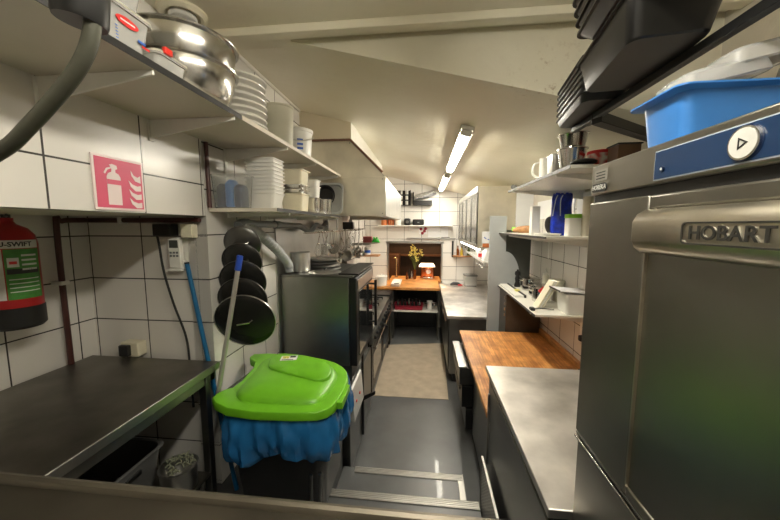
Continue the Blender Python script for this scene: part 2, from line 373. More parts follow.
struct('wall_left', MB().box(WL - .12, WL, 1.66, YF, 0, 3.25), 't_main')
struct('wall_lintel', MB().box(WL - .1, WL, -1.6, 1.655, 2.105, 3.3), 't_lintel')
struct('wall_recess_back', MB().box(-2.15, WL - .0005, 1.66, 1.78, 0, 2.2), 't_rback')
struct('wall_recess_left', MB().box(-2.12, -1.95, -1.6, 1.66, 0, 2.2), 't_rleft')
struct('ceiling_recess', MB().box(-1.95, WL - .101, -1.6, 1.66, 2.105, 2.2), 'ceil')
struct('wall_right', MB().box(WR, WR + .12, -1.6, YF, 0, 2.3), 't_right')
struct('wall_right_upper', MB().box(WR, WR + .12, -1.6, YF, 2.301, 3.3), 'plaster')
struct('wall_back', MB().box(-2.2, 1.5, -1.75, -1.6, 0, 3.3), 'plaster')
x0, x1, z0, z1 = -.757, .357, .955, 1.735
struct('wall_far', MB().box(-1.4, x0, YF, YF + .12, 0, 3.3).box(x1, 1.5, YF, YF + .12, 0, 3.3).box(x0, x1, YF, YF + .12, z1, 3.3).box(x0, x1, YF, YF + .12, 0, z0 - .05), 't_far')
struct('window_1', MB().box(x0, x0 + .03, YF - .012, YF + .13, z0, z1).box(x1 - .03, x1, YF - .012, YF + .13, z0, z1).box(x0 - .02, x1 + .02, YF - .012, YF + .13, z1 - .03, z1 + .012), 'steel', bev=.003)
struct('ceiling', MB().box(-1.3, 1.45, -1.6, 1.76, 3.005, 3.3), 'ceil')
struct('ceiling_slope', MB().prism([(-1.3, SL(-1.3)), (1.45, SL(1.45)), (1.45, SL(1.45) + .12), (-1.3, SL(-1.3) + .12)], 'y', 1.74, 6.5), 'ceil')
struct('wall_gable', MB().prism([(-.70, 3.006), (1.45, 3.006), (1.45, SL(1.45)), (-.70, 3.0)], 'y', 1.7, 1.76), 'gable')
struct('ceiling_beam', MB().box(-1.2, WR, 1.568, 1.625, 2.968, 3.006), 'ceil', bev=.004)
struct('ceiling_joint', MB().tube([(WL + .01, 1.78, SL(WL) - .012), (WL + .01, 3.04, SL(WL) - .012)], .012, 8), 'white_paint')
struct('wall_soffit', MB().prism([(WL, 2.845), (-.705, 2.845), (-.705, SL(-.705)), (WL, SL(WL))], 'y', 3.06, 5.25), 'beige')
struct('wall_soffit_face', MB().box(-.705, -.70, 3.06, 5.25, 2.84, SL(-.70)), 'white_paint')
struct('wall_splashback', MB().box(WL, WL + .012, 2.46, 5.0, .9, 2.14), 'steel')
# the bar room seen through the hatch
struct('wall_bar_back', MB().box(-2.2, 1.8, 8.4, 8.5, 0, 2.8), 'wood_dark')
struct('wall_bar_side', MB().box(-2.3, -2.2, 6.52, 8.5, 0, 2.8).box(1.8, 1.9, 6.52, 8.5, 0, 2.8), 'wood_dark')
struct('ceiling_bar', MB().box(-2.3, 1.9, 6.52, 8.5, 2.8, 2.9), 'wood_dark')

# ------------------------------------------------------------------ lamps
def lamp(y0, y1, label):
    x = .30; z = SL(x); t = thing('fluorescent_lamp', label, 'lamp', (x, (y0 + y1) / 2, z - .09), 'fluorescent ceiling lamps')
    tilt = lambda b: b.xf(rot('Y', 14, (x, 0, z)))
    obj('lamp_housing', tilt(MB().box(x - .04, x + .04, y0, y1, z - .03, z - .001)), 'fix', t, .006)
    for sd in (-1, 1): obj('light_shield', tilt(MB().box(x + sd * .045 - .004, x + sd * .045 + .004, y0 + .004, y1 - .004, z - .048, z - .001)), 'fix', t, .002)  # added flaps that hold the diffuser's light off the ceiling
    a = [(x + .036 * math.cos(k * math.pi / 10), z - .03 - .04 * math.sin(k * math.pi / 10)) for k in range(11)]
    obj('diffuser', tilt(MB().prism(a, 'y', y0 + .03, y1 - .03)), 'lamp', t)
    for e in (y0, y1 - .03): obj('end_cap', tilt(MB().box(x - .04, x + .04, e, e + .03, z - .074, z - .03)), 'fix', t, .008)
lamp(2.42, 4.05, 'lit fluorescent ceiling lamp on the slope above the wooden worktop')
lamp(4.48, 6.15, 'lit fluorescent ceiling lamp further along, near the tiled end wall')
t = thing('ceiling_lamp', 'fluorescent lamp on the flat ceiling over the washing station', 'lamp', (0, .35, 2.80))
obj('lamp_housing', MB().box(-.06, .06, -.4, 1.0, 2.845, 2.88), 'fix', t, .006)
for y in (-.2, .8): obj('rod', MB().cyl((0, y, 2.88), (0, y, 3.004), .008), 'fix', t)
obj('diffuser', MB().box(-.05, .05, -.38, .98, 2.80, 2.845), mat('near_lamp_tube', (1, .935, .80), .5, emit=22), t, .01)
def point(name, loc, e, c, r=.1):
    l = bpy.data.lights.new(name, 'POINT'); l.energy = e; l.color = c; l.shadow_soft_size = r; o = bpy.data.objects.new(name, l); COL.objects.link(o); o.location = loc
    return o
point('bar_fill_light', (-.1, 7.35, 2.45), 60, (1, .64, .34), .12)  # added light without a fixture, out of view, brightens the bar room

t = thing('ceiling_vent', 'round white exhaust valve in the flat ceiling above the steel bowls', 'vent', (-1.095, 1.44, 2.985))
obj('flange', MB().lathe([(.10, .022), (.10, .012), (.085, 0), (.070, .004), (.066, .02)], -1.095, 1.44, 2.983, 36), 'cream', t)
obj('disc', MB().lathe([(.0, -.012), (.05, -.010), (.058, -.002), (.050, .012)], -1.095, 1.44, 2.985, 32), 'white', t)
for b in (MB().tube([(-1.19, 3.03, 2.853), (-.71, 3.03, 2.853), (-.70, 3.03, 2.848), (-.40, 3.03, 2.55)], .011, 8, False),):
    single('copper_pipe', b, 'copperpipe', 'thin brown pipe running along the top edge of the extraction hood', 'pipe')

# ------------------------------------------------------------------ left wall: shelves
def wall_shelf(name, label, x0, x1, y0, y1, z, ups, face, mt='melamine', th=.02, side=-1, uh=.32, bd=.075):
    t = thing(name, label, 'shelf', ((x0 + x1) / 2, (y0 + y1) / 2, z - .1))
    obj('board', MB().box(x0, x1, y0, y1, z - th, z), mt, t, .0015)
    fx = x1 if side < 0 else x0
    obj('edging', MB().box(fx - (.0 if side < 0 else .003), fx + (.003 if side < 0 else 0), y0, y1, z - th, z), face, t)
    wx = x0 if side < 0 else x1; s = 1 if side < 0 else -1
    for y in ups:
        poly = [(wx + s * .006, z - th - .001), (fx - s * .006, z - th - .001), (fx - s * .006, z - th - .014), (wx + s * .02, z - th - bd), (wx + s * .006, z - th - bd)]
        br = obj('bracket', MB().prism(poly, 'y', y - .004, y + .004), 'white', t)
        obj('upright', MB().box(min(wx, wx + s * .006), max(wx, wx + s * .006), y - .014, y + .014, z - th - uh, z - th - .002), 'white', t, .001)
    return t
wall_shelf('wall_shelf', 'upper cream shelf board over the fire sign, carrying the steel bowls', WL, -.80, .25, 1.372, 2.53, (.92, 1.33), 'edge_black', uh=.09)
wall_shelf('wall_shelf', 'upper cream shelf board further along, carrying the white bucket', WL, -.80, 1.376, 3.02, 2.53, (1.86, 2.35, 2.95), 'melamine')
wall_shelf('wall_shelf', 'lower cream shelf under the white bucket, carrying nested tubs', WL, -.80, 1.68, 2.98, 2.148, (1.86, 2.35, 2.9), 'edge_black', uh=.03, bd=.025)

# upper shelf goods (surface at 2.53)
Z1 = 2.53
def foodbox(label, x0, x1, y0, y1, z, h):
    t = thing('food_box', label, 'container', ((x0 + x1) / 2, (y0 + y1) / 2, z), 'clear food boxes on the upper shelf')
    obj('tub', MB().tub((x0 + x1) / 2, (y0 + y1) / 2, z, x1 - x0 - .012, y1 - y0 - .012, h - .012, .9, .003, .006, .02), 'milky', t)
    obj('lid', MB().loft([rr((x0 + x1) / 2, (y0 + y1) / 2, z + h - .0115 + d, (x1 - x0) / 2 - i, (y1 - y0) / 2 - i, .02) for d, i in ((0, 0), (.006, 0), (.009, .01), (.0115, .03))]), 'frosted', t)
    return t
fb = foodbox('clear food box with red printed oval, lower of the pair at the shelf edge', -1.10, -.812, .60, .945, Z1 + .001, .118)
y = .86; zz = Z1 + .075
o = obj('printed_oval', MB().prism([(y + .034 * math.cos(k * math.pi / 12), zz + .012 * math.sin(k * math.pi / 12)) for k in range(24)], 'x', -.8205, -.8185), 'redlogo', fb, label='red printed oval')
obj('oval_stroke', MB().box(-.8188, -.818, y - .022, y + .022, zz - .002, zz + .002), 'paper', o)
for k in range(5): obj('scale_mark', MB().box(-.8225, -.8215, .825, .832, Z1 + .02 + k * .008, Z1 + .022 + k * .008), 'bluelabel', fb)
obj('blue_print', MB().box(-.8225, -.821, .893, .918, Z1 + .043, Z1 + .05), 'bluelabel', fb); obj('red_print', MB().box(-.8225, -.821, .905, .93, Z1 + .034, Z1 + .040), 'redlogo', fb)
foodbox('clear food box stacked on the box with the red printed oval', -1.10, -.815, .60, .94, Z1 + .121, .12)
fb = foodbox('low clear food box with a red clip beside the steel bowls', -1.0, -.815, .955, 1.09, Z1 + .001, .066)
obj('clip', MB().box(-.82, -.806, .975, 1.005, Z1 + .055, Z1 + .075), 'redclip', fb, .003, label='red clip')

def bowl(label, cx, cy, z, r, h):
    prof = [(.001, 0), (r * .55, 0), (r * .72, h * .12), (r * .88, h * .38), (r * .97, h * .72), (r, h - .008), (r + .010, h - .006), (r + .011, h), (r - .002, h), (r * .96, h * .74), (r * .86, h * .4), (r * .7, h * .15), (r * .5, .004), (.001, .004)]
    t = thing('mixing_bowl', label, 'bowl', (cx, cy, z), 'steel mixing bowls on the upper shelf')
    obj('basin', MB().lathe(prof[:6] + prof[8:], cx, cy, z, 48), 'steel_pol', t)
    obj('rim', MB().lathe([(r - .002, h - .008), (r + .010, h - .007), (r + .012, h - .002), (r + .006, h + .001), (r - .002, h)], cx, cy, z, 48, False, False), 'steel_pol', t)
bowl('large steel mixing bowl on the upper shelf, under another bowl', -1.0, 1.31, Z1 + .001, .19, .165)
bowl('large steel mixing bowl nested on top of another steel bowl', -1.0, 1.31, Z1 + .080, .194, .185)

pr = [(.001, 0), (.07, 0), (.098, .014), (.112, .036), (.140, .046), (.142, .052), (.134, .052), (.106, .042), (.090, .018), (.066, .006), (.001, .006)]
sp = thing('porcelain_bowl', 'white shallow bowl at the bottom of the stack beside the clear jug', 'bowl', (-1.0, 1.70, Z1 + .001), 'white bowls stacked on the upper shelf')
obj('dish', MB().lathe(pr, -1.0, 1.70, Z1 + .001, 40), 'porcelain', sp)
for k, nm in enumerate(('second', 'third', 'fourth', 'fifth', 'sixth', 'seventh', 'eighth')):
    dup(sp, (-1.0 + random.uniform(-.004, .004), 1.70 + random.uniform(-.006, .006), Z1 + .001 + .0335 * (k + 1)), 'white shallow bowl, ' + nm + ' from the bottom of the stack beside the clear jug')
t = thing('measuring_jug', 'tall translucent jug between the white bowls and the white bucket', 'jug', (-.955, 2.08, Z1 + .001))
obj('jug_body', MB().lathe([(.001, 0), (.078, 0), (.084, .01), (.093, .27), (.097, .275), (.097, .283), (.091, .283), (.08, .012), (.001, .006)], -.955, 2.08, Z1 + .001, 36), 'frosted', t)
obj('handle', MB().tube([(-1.045, 2.11, Z1 + .25), (-1.105, 2.13, Z1 + .24), (-1.11, 2.13, Z1 + .12), (-1.038, 2.105, Z1 + .07)], .009, 8), 'frosted', t)
t = thing('bucket', 'white lidded bucket with blue print at the end of the upper shelf', 'bucket', (-.96, 2.42, Z1 + .001))
obj('pail', MB().lathe([(.001, 0), (.085, 0), (.1, .2), (.102, .215), (.001, .215)], -.96, 2.42, Z1 + .001, 36), 'white', t)
obj('lid', MB().lathe([(.10, 0), (.108, 0), (.108, .022), (.098, .026), (.09, .02), (.001, .02)], -.96, 2.42, Z1 + .213, 36), 'white', t)
for k in range(3): obj('blue_print', MB().loft([[(-.96 + .1005 * math.cos(a), 2.42 + .1005 * math.sin(a), zq) for a in [R(-75 + q * 6) for q in range(5)]] for zq in (Z1 + .08 + k * .03, Z1 + .095 + k * .03)], False, False, False), 'bluelabel', t)
obj('bail', MB().tube([(-.96 + .11 * math.cos(R(a)), 2.42 + .11 * math.sin(R(a)), Z1 + .19 - .05 * math.sin(R((a + 150) * 1.09))) for a in range(-150, 16, 15)], .003, 6), 'steel', t)

# lower shelf goods (surface at 2.148)
Z2 = 2.149
t = thing('clear_bin', 'clear plastic bin holding blue packs on the lower shelf by the pipe', 'container', (-1.09, 1.745, Z2))
obj('tub', MB().tub(-1.09, 1.745, Z2, .20, .115, .185, .88, .003, .004, .02), 'clear', t)
for k, (x, dz) in enumerate(((-1.142, .0), (-1.09, .02), (-1.038, -.005))):
    single('blue_pack', MB().loft([rr(x, 1.745, Z2 + .008 + q * (.13 + dz), .024 * e, .042 * e, .012) for q, e in ((0, .9), (.1, 1), (.85, 1), (1, .6))]), 'bluebin' if k == 1 else 'bluepanel', ('dark blue pack in the clear bin, beside the pipe', 'bright blue pack in the middle of the clear bin', 'dark blue pack in the clear bin, beside the white tubs')[k], 'pack', 'blue packs in the clear bin')
tx, ty = -.975, 1.905
wt = thing('white_tub', 'square white tub at the bottom of the nested stack on the lower shelf', 'tub', (tx, ty, Z2), 'nested white tubs on the lower shelf')
obj('shell', MB().tub(tx, ty, Z2, .176, .15, .10, .80, .0012, .006, .018), 'white', wt)
for k, nm in enumerate(('second', 'third', 'fourth', 'fifth', 'sixth', 'seventh', 'eighth', 'ninth', 'tenth')):
    dup(wt, (tx, ty, Z2 + .0222 * (k + 1)), 'square white tub, ' + nm + ' from the bottom of the nested stack')
cx, cy = -.925, 2.24
t = thing('cream_tub', 'deep cream tub under two steel lids on the lower shelf', 'tub', (cx, cy, Z2), 'cream tubs on the lower shelf')
obj('shell', MB().tub(cx, cy, Z2, .155, .155, .125, .9, .003, .008, .02), 'cream', t)
for k in range(2):
    z = Z2 + .127 + k * .031
    single('shallow_steel_pan', MB().tub(cx, cy, z, .15, .15, .029, .95, .002, .009, .02), 'steel_pol', ('shallow steel pan lying on the deep cream tub', 'shallow steel pan just under the upper cream tub')[k], 'pan', 'steel pans between the cream tubs')
t = thing('cream_tub', 'cream tub standing on top of the two shallow steel pans', 'tub', (cx, cy, Z2 + .19), 'cream tubs on the lower shelf')
obj('shell', MB().tub(cx, cy, Z2 + .19, .155, .155, .10, .9, .003, .012, .02), 'cream', t)
def gn(label, cx, cy, z, wx, wy, h, m='steel_pol', name='steel_container', g='small steel containers on the lower shelf'):
    t = thing(name, label, 'container', (cx, cy, z), g); obj('shell', MB().tub(cx, cy, z, wx, wy, h, .9, .002, .006, .02), m, t); return t
gn('small steel container under the small white tubs', -.875, 2.44, Z2, .11, .10, .115)
gn('small steel container between the white tubs and the grey tray', -.855, 2.575, Z2, .10, .10, .115)
gn('small steel container standing against the grey tray', -.855, 2.715, Z2, .10, .10, .125)
gn('small white tub standing on a steel container', -.875, 2.44, Z2 + .117, .11, .10, .085, 'white', 'small_white_tub', 'small white tubs')
gn('small white tub nested in another on a steel container', -.875, 2.44, Z2 + .165, .11, .10, .085, 'white', 'small_white_tub', 'small white tubs')
# grey tray standing on edge
b = MB().tub(0, 0, 0, .24, .27, .035, .93, .004, .01, .05, 6); b.xf(T((-.875, 2.93, Z2 + .146)) @ Matrix.Rotation(R(82), 4, 'X'))
single('grey_tray', b, 'greytray', 'light grey plastic tray stood on edge at the end of the lower shelf', 'tray')
b = MB().lathe([(.001, 0), (.075, 0), (.095, .035), (.1, .04), (.09, .036), (.07, .004), (.001, .003)], 0, 0, 0, 32); b.xf(T((-.90, 2.865, Z2 + .165)) @ Matrix.Rotation(R(82), 4, 'X'))
single('black_pan', b, 'black', 'round black pan stood upright in front of the light grey tray', 'pan')

# ------------------------------------------------------------------ extraction hood
t = thing('extraction_hood', 'large stainless extraction hood over the cooking line', 'hood', (-.8, 4.0, 2.14))
hp = [(-1.188, 2.145), (-.378, 2.145), (-.378, 2.505), (-.712, 2.84), (-1.188, 2.84)]
obj('end_panel', MB().prism(hp, 'y', 3.05, 3.058), 'steel_warm', t)
obj('canopy', MB().prism([(-.378, 2.145), (-.372, 2.145), (-.372, 2.508), (-.712, 2.848), (-.718, 2.84), (-.378, 2.503)], 'y', 3.058, 5.0), 'steel', t)
obj('end_panel', MB().prism(hp, 'y', 5.0, 5.008), 'steel_warm', t)
obj('seam', MB().box(-1.188, -.374, 3.044, 3.05, 2.503, 2.511), 'steel_warm', t, .001)
obj('grease_channel', MB().box(-.46, -.378, 3.058, 5.0, 2.145, 2.155).box(-.462, -.458, 3.058, 5.0, 2.145, 2.19), 'steel', t)
fl = MB()
obj('filter', MB().prism([(-.47, 2.17), (-1.18, 2.5), (-1.18, 2.52), (-.47, 2.19)], 'y', 3.06, 4.99), 'steel_dull', t)
for x, z in ((-.39, 2.49), (-.70, 2.825), (-.39, 2.17)): obj('rivet', MB().cyl((x - .012, 3.051, z), (x - .012, 3.045, z), .005, 10), 'steel_dark', t)

# ------------------------------------------------------------------ recess, left side
t = thing('prep_table', 'dark steel prep table standing in the tiled recess', 'table', (-1.53, 1.17, .5))
obj('table_top', MB().box(-1.925, -1.135, .735, 1.605, 1.283, 1.30), 'steel_table', t, .004)
obj('front_edge', MB().box(-1.137, -1.129, .735, 1.605, 1.262, 1.302), 'steel_dull', t, .003, label='brighter steel front edge')
obj('apron', MB().box(-1.20, -1.15, .76, 1.58, 1.21, 1.282).box(-1.9, -1.15, 1.55, 1.585, 1.21, 1.282), 'steel_table', t)
for x in (-1.88, -1.165):
    for y in (.80, 1.52): obj('leg', MB().box(x - .02, x + .02, y - .02, y + .02, .5, 1.282), 'steel_dark', t, .003)
obj('under_shelf', MB().box(-1.90, -1.145, .78, 1.50, .70, .715), 'steel_table', t, .003)
gt = MB().tub(-1.585, 1.25, .717, .48, .36, .21, .88, .004, .012, .05, 5)
t = thing('grey_crate', 'grey plastic crate on the under shelf of the prep table', 'crate', (-1.50, 1.25, .717)); obj('shell', gt, mat('mid_grey_plastic', (.12, .12, .115), .45), t)
obj('grip', MB().box(-1.357, -1.343, 1.21, 1.29, .86, .885), 'black', t, .003)
t = thing('steel_pot', 'steel pot of vegetable peel on the under shelf of the table', 'pot', (-1.21, 1.385, .717))
obj('pan', MB().lathe([(.001, 0), (.074, 0), (.08, .006), (.083, .12), (.089, .123), (.082, .125), (.078, .01), (.001, .006)], -1.235, 1.385, .717, 32), 'steel', t)
pl = MB()
for k in range(46):
    a = random.uniform(0, 6.28); r_ = .07 * math.sqrt(random.random()); x, y, z = -1.235 + r_ * math.cos(a), 1.385 + r_ * math.sin(a), .825 + .035 * (1 - (r_ / .07) ** 2) + random.uniform(0, .012)
    d = Vector((random.uniform(-1, 1), random.uniform(-1, 1), random.uniform(-.2, .5))).normalized() * random.uniform(.015, .035)
    pl.tube([(x, y, z), (x + d.x * .5, y + d.y * .5, z + .008), (x + d.x, y + d.y, z + d.z * .4)], [.003, .005, .002], 5, True, 3)
o = single('vegetable_peel', pl, 'food', 'heap of pale vegetable peel in the steel pot under the table', 'food'); o['kind'] = 'stuff'

t = thing('near_counter', 'brown-grey steel counter with a raised lip along the bottom of the view', 'counter', (-.75, .44, .5))
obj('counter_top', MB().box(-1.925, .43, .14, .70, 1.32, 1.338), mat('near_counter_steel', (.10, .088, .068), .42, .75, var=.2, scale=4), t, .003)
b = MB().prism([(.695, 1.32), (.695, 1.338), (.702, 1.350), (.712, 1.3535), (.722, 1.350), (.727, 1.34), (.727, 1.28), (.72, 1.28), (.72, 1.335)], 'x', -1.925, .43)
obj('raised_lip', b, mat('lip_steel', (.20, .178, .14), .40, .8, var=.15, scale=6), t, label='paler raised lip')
obj('cabinet', MB().box(-1.9, .40, .16, .69, .56, 1.318), 'steel_dark', t, .003)
for x in (-1.8, -.75, .33): obj('foot', MB().cyl((x, .3, .5), (x, .3, .56), .025), 'black', t)

# fire extinguisher
ex, ey = -1.815, 1.215; er = .088
t = thing('fire_extinguisher', 'red fire extinguisher with green and white label in the recess', 'fire extinguisher', (ex, ey, 1.6))
obj('cylinder', MB().lathe([(er * .995, .09), (er, .1), (er, .37), (er * .93, .41), (er * .7, .44), (.03, .458), (.022, .47), (.022, .485)], ex, ey, 1.6, 40), 'red', t)
obj('base_cap', MB().lathe([(.001, 0), (er * .9, 0), (er * 1.03, .012), (er * 1.03, .095), (er * .99, .098)], ex, ey, 1.6, 40), 'black', t)
obj('valve', MB().cyl((ex, ey, 2.085), (ex, ey, 2.1), .015).cyl((ex, ey, 2.092), (ex + .05, ey - .03, 2.096), .006), 'black', t)
ca = math.atan2(-ey, -ex)
def wrap(b, r):
    return b.xf(Matrix.Identity(4)) and MB().add([(ex + (r + p[2]) * math.cos(ca + p[0] / r), ey + (r + p[2]) * math.sin(ca + p[0] / r), p[1]) for p in b.v], b.f)
def patch(u0, u1, v0, v1, r, m, nm, par):
    n = 14; b = MB().loft([[(u0 + (u1 - u0) * j / n, v, 0) for j in range(n + 1)] for v in (v0, v1)], False, False, False); return obj(nm, wrap(b, r), m, par)
lb = patch(-.11, .10, 1.955, 1.99, er + .0012, 'labelwhite', 'name_band', t)
b = text('NU-SWIFT', .027, .0003, .0008); b.xf(T((.008, 1.972, 0))); obj('lettering', wrap(b, er + .0022), 'ink', lb)
lb = patch(-.02, .10, 1.735, 1.952, er + .0012, 'labelgreen', 'instruction_label', t)
for k in range(4): patch(.03, .085, 1.92 - k * .02, 1.928 - k * .02, er + .002, 'labelwhite', 'printed_line', lb)
patch(-.012, .022, 1.875, 1.915, er + .002, 'labelwhite', 'pictogram', lb); patch(-.006, .016, 1.888, 1.9, er + .0027, 'redlogo', 'pictogram_mark', lb)
patch(-.015, .09, 1.845, 1.868, er + .002, 'ink', 'printed_band', lb)
for k in range(4): patch(-.012, .088, 1.82 - k * .018, 1.824 - k * .018, er + .002, 'labelwhite', 'printed_line', lb)
patch(-.055, -.024, 1.735, 1.952, er + .0012, 'labelwhite', 'side_label', t)
obj('bracket', MB().box(-1.95, ex - er + .012, ey - .02, ey + .02, 1.9, 1.93), 'black', t)

# fire sign
sy0, sy1, sz0, sz1 = 1.056, 1.268, 2.111, 2.314
t = thing('fire_sign', 'red and white fire extinguisher sign on the tiled lintel', 'sign', (-1.197, 1.162, 2.111))
obj('plate', MB().box(-1.199, -1.193, sy0, sy1, sz0, sz1), 'pinkwhite', t, .001)
obj('red_field', MB().box(-1.193, -1.1922, sy0 + .009, sy1 - .009, sz0 + .009, sz1 - .009), 'redsign', t)
U = lambda u, v: (sy0 + u * (sy1 - sy0), sz0 + v * (sz1 - sz0))
def ic(poly, nm='pictogram', m='pinkwhite', d=0): obj(nm, MB().prism([U(*p) for p in poly], 'x', -1.1923, -1.1912 + d), m, t)
ic([(.24, .10), (.50, .10), (.50, .62), (.47, .68), (.41, .71), (.41, .76), (.45, .78), (.44, .84), (.36, .86), (.26, .80), (.24, .68), (.20, .66), (.22, .80), (.32, .87), (.34, .90), (.42, .88), (.40, .90), (.33, .90), (.23, .84), (.19, .76), (.20, .66), (.24, .66)][:9] + [(.30, .84), (.33, .79), (.34, .76), (.33, .71), (.27, .68), (.24, .62)], 'extinguisher_pictogram')
ic([(.33, .80), (.24, .77), (.19, .68), (.215, .66), (.26, .74), (.34, .78)], 'nozzle_pictogram')
obj('red_band', MB().prism([U(*p) for p in ((.24, .48), (.50, .48), (.50, .57), (.24, .57))], 'x', -1.1912, -1.1908), 'redsign', t)
for k in range(3):
    q = .06 + k * .17
    ic([(.92, q + .01), (.80, q), (.70, q + .08), (.66, q + .20), (.74, q + .13), (.84, q + .10), (.92, q + .12)], 'flame_pictogram')
ic([(.92, .57), (.80, .60), (.73, .70), (.72, .80), (.78, .71), (.86, .68), (.92, .72)], 'flame_pictogram')

b = MB().tube([(-1.905, 1.475, 1.303), (-1.905, 1.475, 2.03), (-1.905, 1.50, 2.075), (-1.89, 1.60, 2.082), (-1.84, 1.632, 2.082), (-1.22, 1.632, 2.082)], .0135, 10)
t = thing('heating_pipe', 'dark red pipe rising beside the extinguisher and running along the recess top', 'pipe', (-1.905, 1.475, 1.3)); obj('tube', b, 'pipe', t)
obj('clip', MB().box(-1.949, -1.885, 1.455, 1.495, 1.74, 1.76), 'white', t, .002); obj('clip', MB().box(-1.70, -1.68, 1.615, 1.659, 2.062, 2.10), 'white', t, .002)
single('riser_pipe', MB().tube([(-1.183, 1.672, 2.15), (-1.183, 1.668, 2.50)], .011, 10, False), 'pipe', 'dark red vertical pipe beside the clear bin of blue packs', 'pipe')
t = thing('remote_control', 'white remote control with grey screen in a wall holder', 'remote control', (-1.378, 1.65, 1.81))
obj('casing', MB().box(-1.415, -1.342, 1.625, 1.655, 1.815, 1.985), 'white', t, .006)
obj('screen', MB().box(-1.404, -1.353, 1.6235, 1.626, 1.93, 1.972), 'darkpanel', t)
for i in range(3):
    for j in range(2): obj('button', MB().box(-1.404 + i * .019, -1.391 + i * .019, 1.622, 1.626, 1.898 - j * .018, 1.909 - j * .018), 'grey', t, .001)
obj('holder', MB().box(-1.42, -1.337, 1.635, 1.66, 1.80, 1.86).box(-1.42, -1.337, 1.615, 1.66, 1.80, 1.813), 'white', t, .003)
t = thing('power_adapter', 'black power adapter plugged in under the dark red pipe', 'adapter', (-1.41, 1.63, 2.0))
obj('block', MB().box(-1.47, -1.365, 1.59, 1.655, 1.995, 2.062), 'black', t, .006)
obj('cable', MB().tube([(-1.45, 1.60, 1.997), (-1.447, 1.605, 1.95), (-1.435, 1.61, 1.80), (-1.40, 1.62, 1.62), (-1.345, 1.63, 1.42), (-1.335, 1.632, 1.24), (-1.33, 1.632, 1.0)], .006, 8), 'rubber', t)
single('junction_box', MB().box(-1.325, -1.255, 1.615, 1.66, 1.985, 2.06), 'cream', 'cream junction box beside the black power adapter', 'junction box', bev=.005)
t = thing('wall_socket', 'cream wall socket with a black plug just above the table', 'socket', (-1.67, 1.62, 1.3))
obj('box', MB().box(-1.735, -1.625, 1.60, 1.66, 1.303, 1.385), 'cream', t, .005)
obj('plug', MB().box(-1.725, -1.665, 1.575, 1.60, 1.31, 1.375), 'black', t, .006)
t = thing('blue_pole', 'thin blue pole leaning in the corner behind the prep table', 'pole', (-1.12, 1.632, .5))
obj('shaft', MB().cyl((-1.315, 1.636, 1.845), (-1.09, 1.632, .501), .012), 'bluepole', t); obj('end_cap', MB().cyl((-1.3158, 1.636, 1.85), (-1.3142, 1.636, 1.84), .0125), 'black', t)
t = thing('mop_handle', 'pale aluminium broom pole with blue grip leaning by the black lids', 'pole', (-1.255, 1.545, .5))
p0, p1 = Vector((-1.25, 1.545, .502)), Vector((-.977, 1.60, 1.891)); d = (p1 - p0)
obj('shaft', MB().cyl(p0, p0 + d * .955, .0125), mat('pale_aluminium', (.62, .60, .55), .35, .6), t)
obj('grip', MB().cyl(p0 + d * .945, p1, .0165, 16).cyl(p1, p1 + d * .002, .014), 'bluecap', t, label='blue grip')

# ------------------------------------------------------------------ waste bin
t = thing('waste_bin', 'black waste bin with lime green lid and blue liner', 'bin', (-.78, 1.68, .5))
bx, by = -.757, 1.705
obj('body', MB().loft([rr(bx, by, z, hx, hy, .06, 6) for z, hx, hy in ((.502, .22, .18), (.53, .235, .195), (1.09, .285, .245))]), 'black', t)
out = [(-1.125, 1.45), (-.95, 1.375), (-.55, 1.392), (-.465, 1.44), (-.445, 1.56), (-.442, 1.72), (-.49, 1.84), (-.60, 1.925), (-.82, 1.985), (-1.165, 1.99), (-1.175, 1.91), (-1.075, 1.855), (-1.055, 1.58), (-1.125, 1.53)]
def subd(pl, n=3):
    for _ in range(n): pl = [q for i in range(len(pl)) for q in ((.75 * pl[i][0] + .25 * pl[(i + 1) % len(pl)][0], .75 * pl[i][1] + .25 * pl[(i + 1) % len(pl)][1]), (.25 * pl[i][0] + .75 * pl[(i + 1) % len(pl)][0], .25 * pl[i][1] + .75 * pl[(i + 1) % len(pl)][1]))]
    return pl
def inset(pl, k, c=(-.76, 1.69)): return [(c[0] + (x - c[0]) * k, c[1] + (y - c[1]) * k) for x, y in pl]
dome = [(-1.02, 1.50), (-.93, 1.44), (-.57, 1.45), (-.52, 1.50), (-.505, 1.60), (-.505, 1.72), (-.55, 1.82), (-.65, 1.88), (-.84, 1.93), (-1.05, 1.91), (-1.04, 1.8), (-1.025, 1.62)]
zt = lambda x, y: .0
tiltl = T((.012, .025, .04)) @ rot('X', 4, (0, 1.69, 1.11))
lid = MB()
out = subd(out, 1)
lid.loft([[(x, y, z) for x, y in inset(out, k)] for k, z in ((.975, 1.075), (1.0, 1.078), (1.0, 1.112), (.985, 1.122), (.95, 1.124))])
ds = subd(dome, 2)
lid.loft([[(x, y, z) for x, y in inset(ds, k)] for k, z in ((1.0, 1.122), (.97, 1.135), (.90, 1.148), (.7, 1.158), (.4, 1.163), (.1, 1.165))], False, True)
rib = [(-.92, 1.70), (-.60, 1.60), (-.53, 1.64), (-.54, 1.74), (-.60, 1.82), (-.72, 1.88), (-.90, 1.91), (-.99, 1.89), (-.97, 1.78)]
lid.loft([[(x, y, z) for x, y in inset(subd(rib, 2), k, (-.76, 1.78))] for k, z in ((1.0, 1.13), (.97, 1.168), (.92, 1.174), (.5, 1.177))], False, True)
lid.box(-.455, -.425, 1.50, 1.67, 1.08, 1.118)
lid.xf(tiltl)
l = obj('lid', lid, 'green', t, .006, label='lime green lid', smooth=50)
sk = MB().box(-.90, -.80, 1.80, 1.86, 1.176, 1.1775).xf(rot('Z', 12, (-.85, 1.83, 0))).xf(tiltl)
s_ = obj('sticker', sk, 'paper', l)
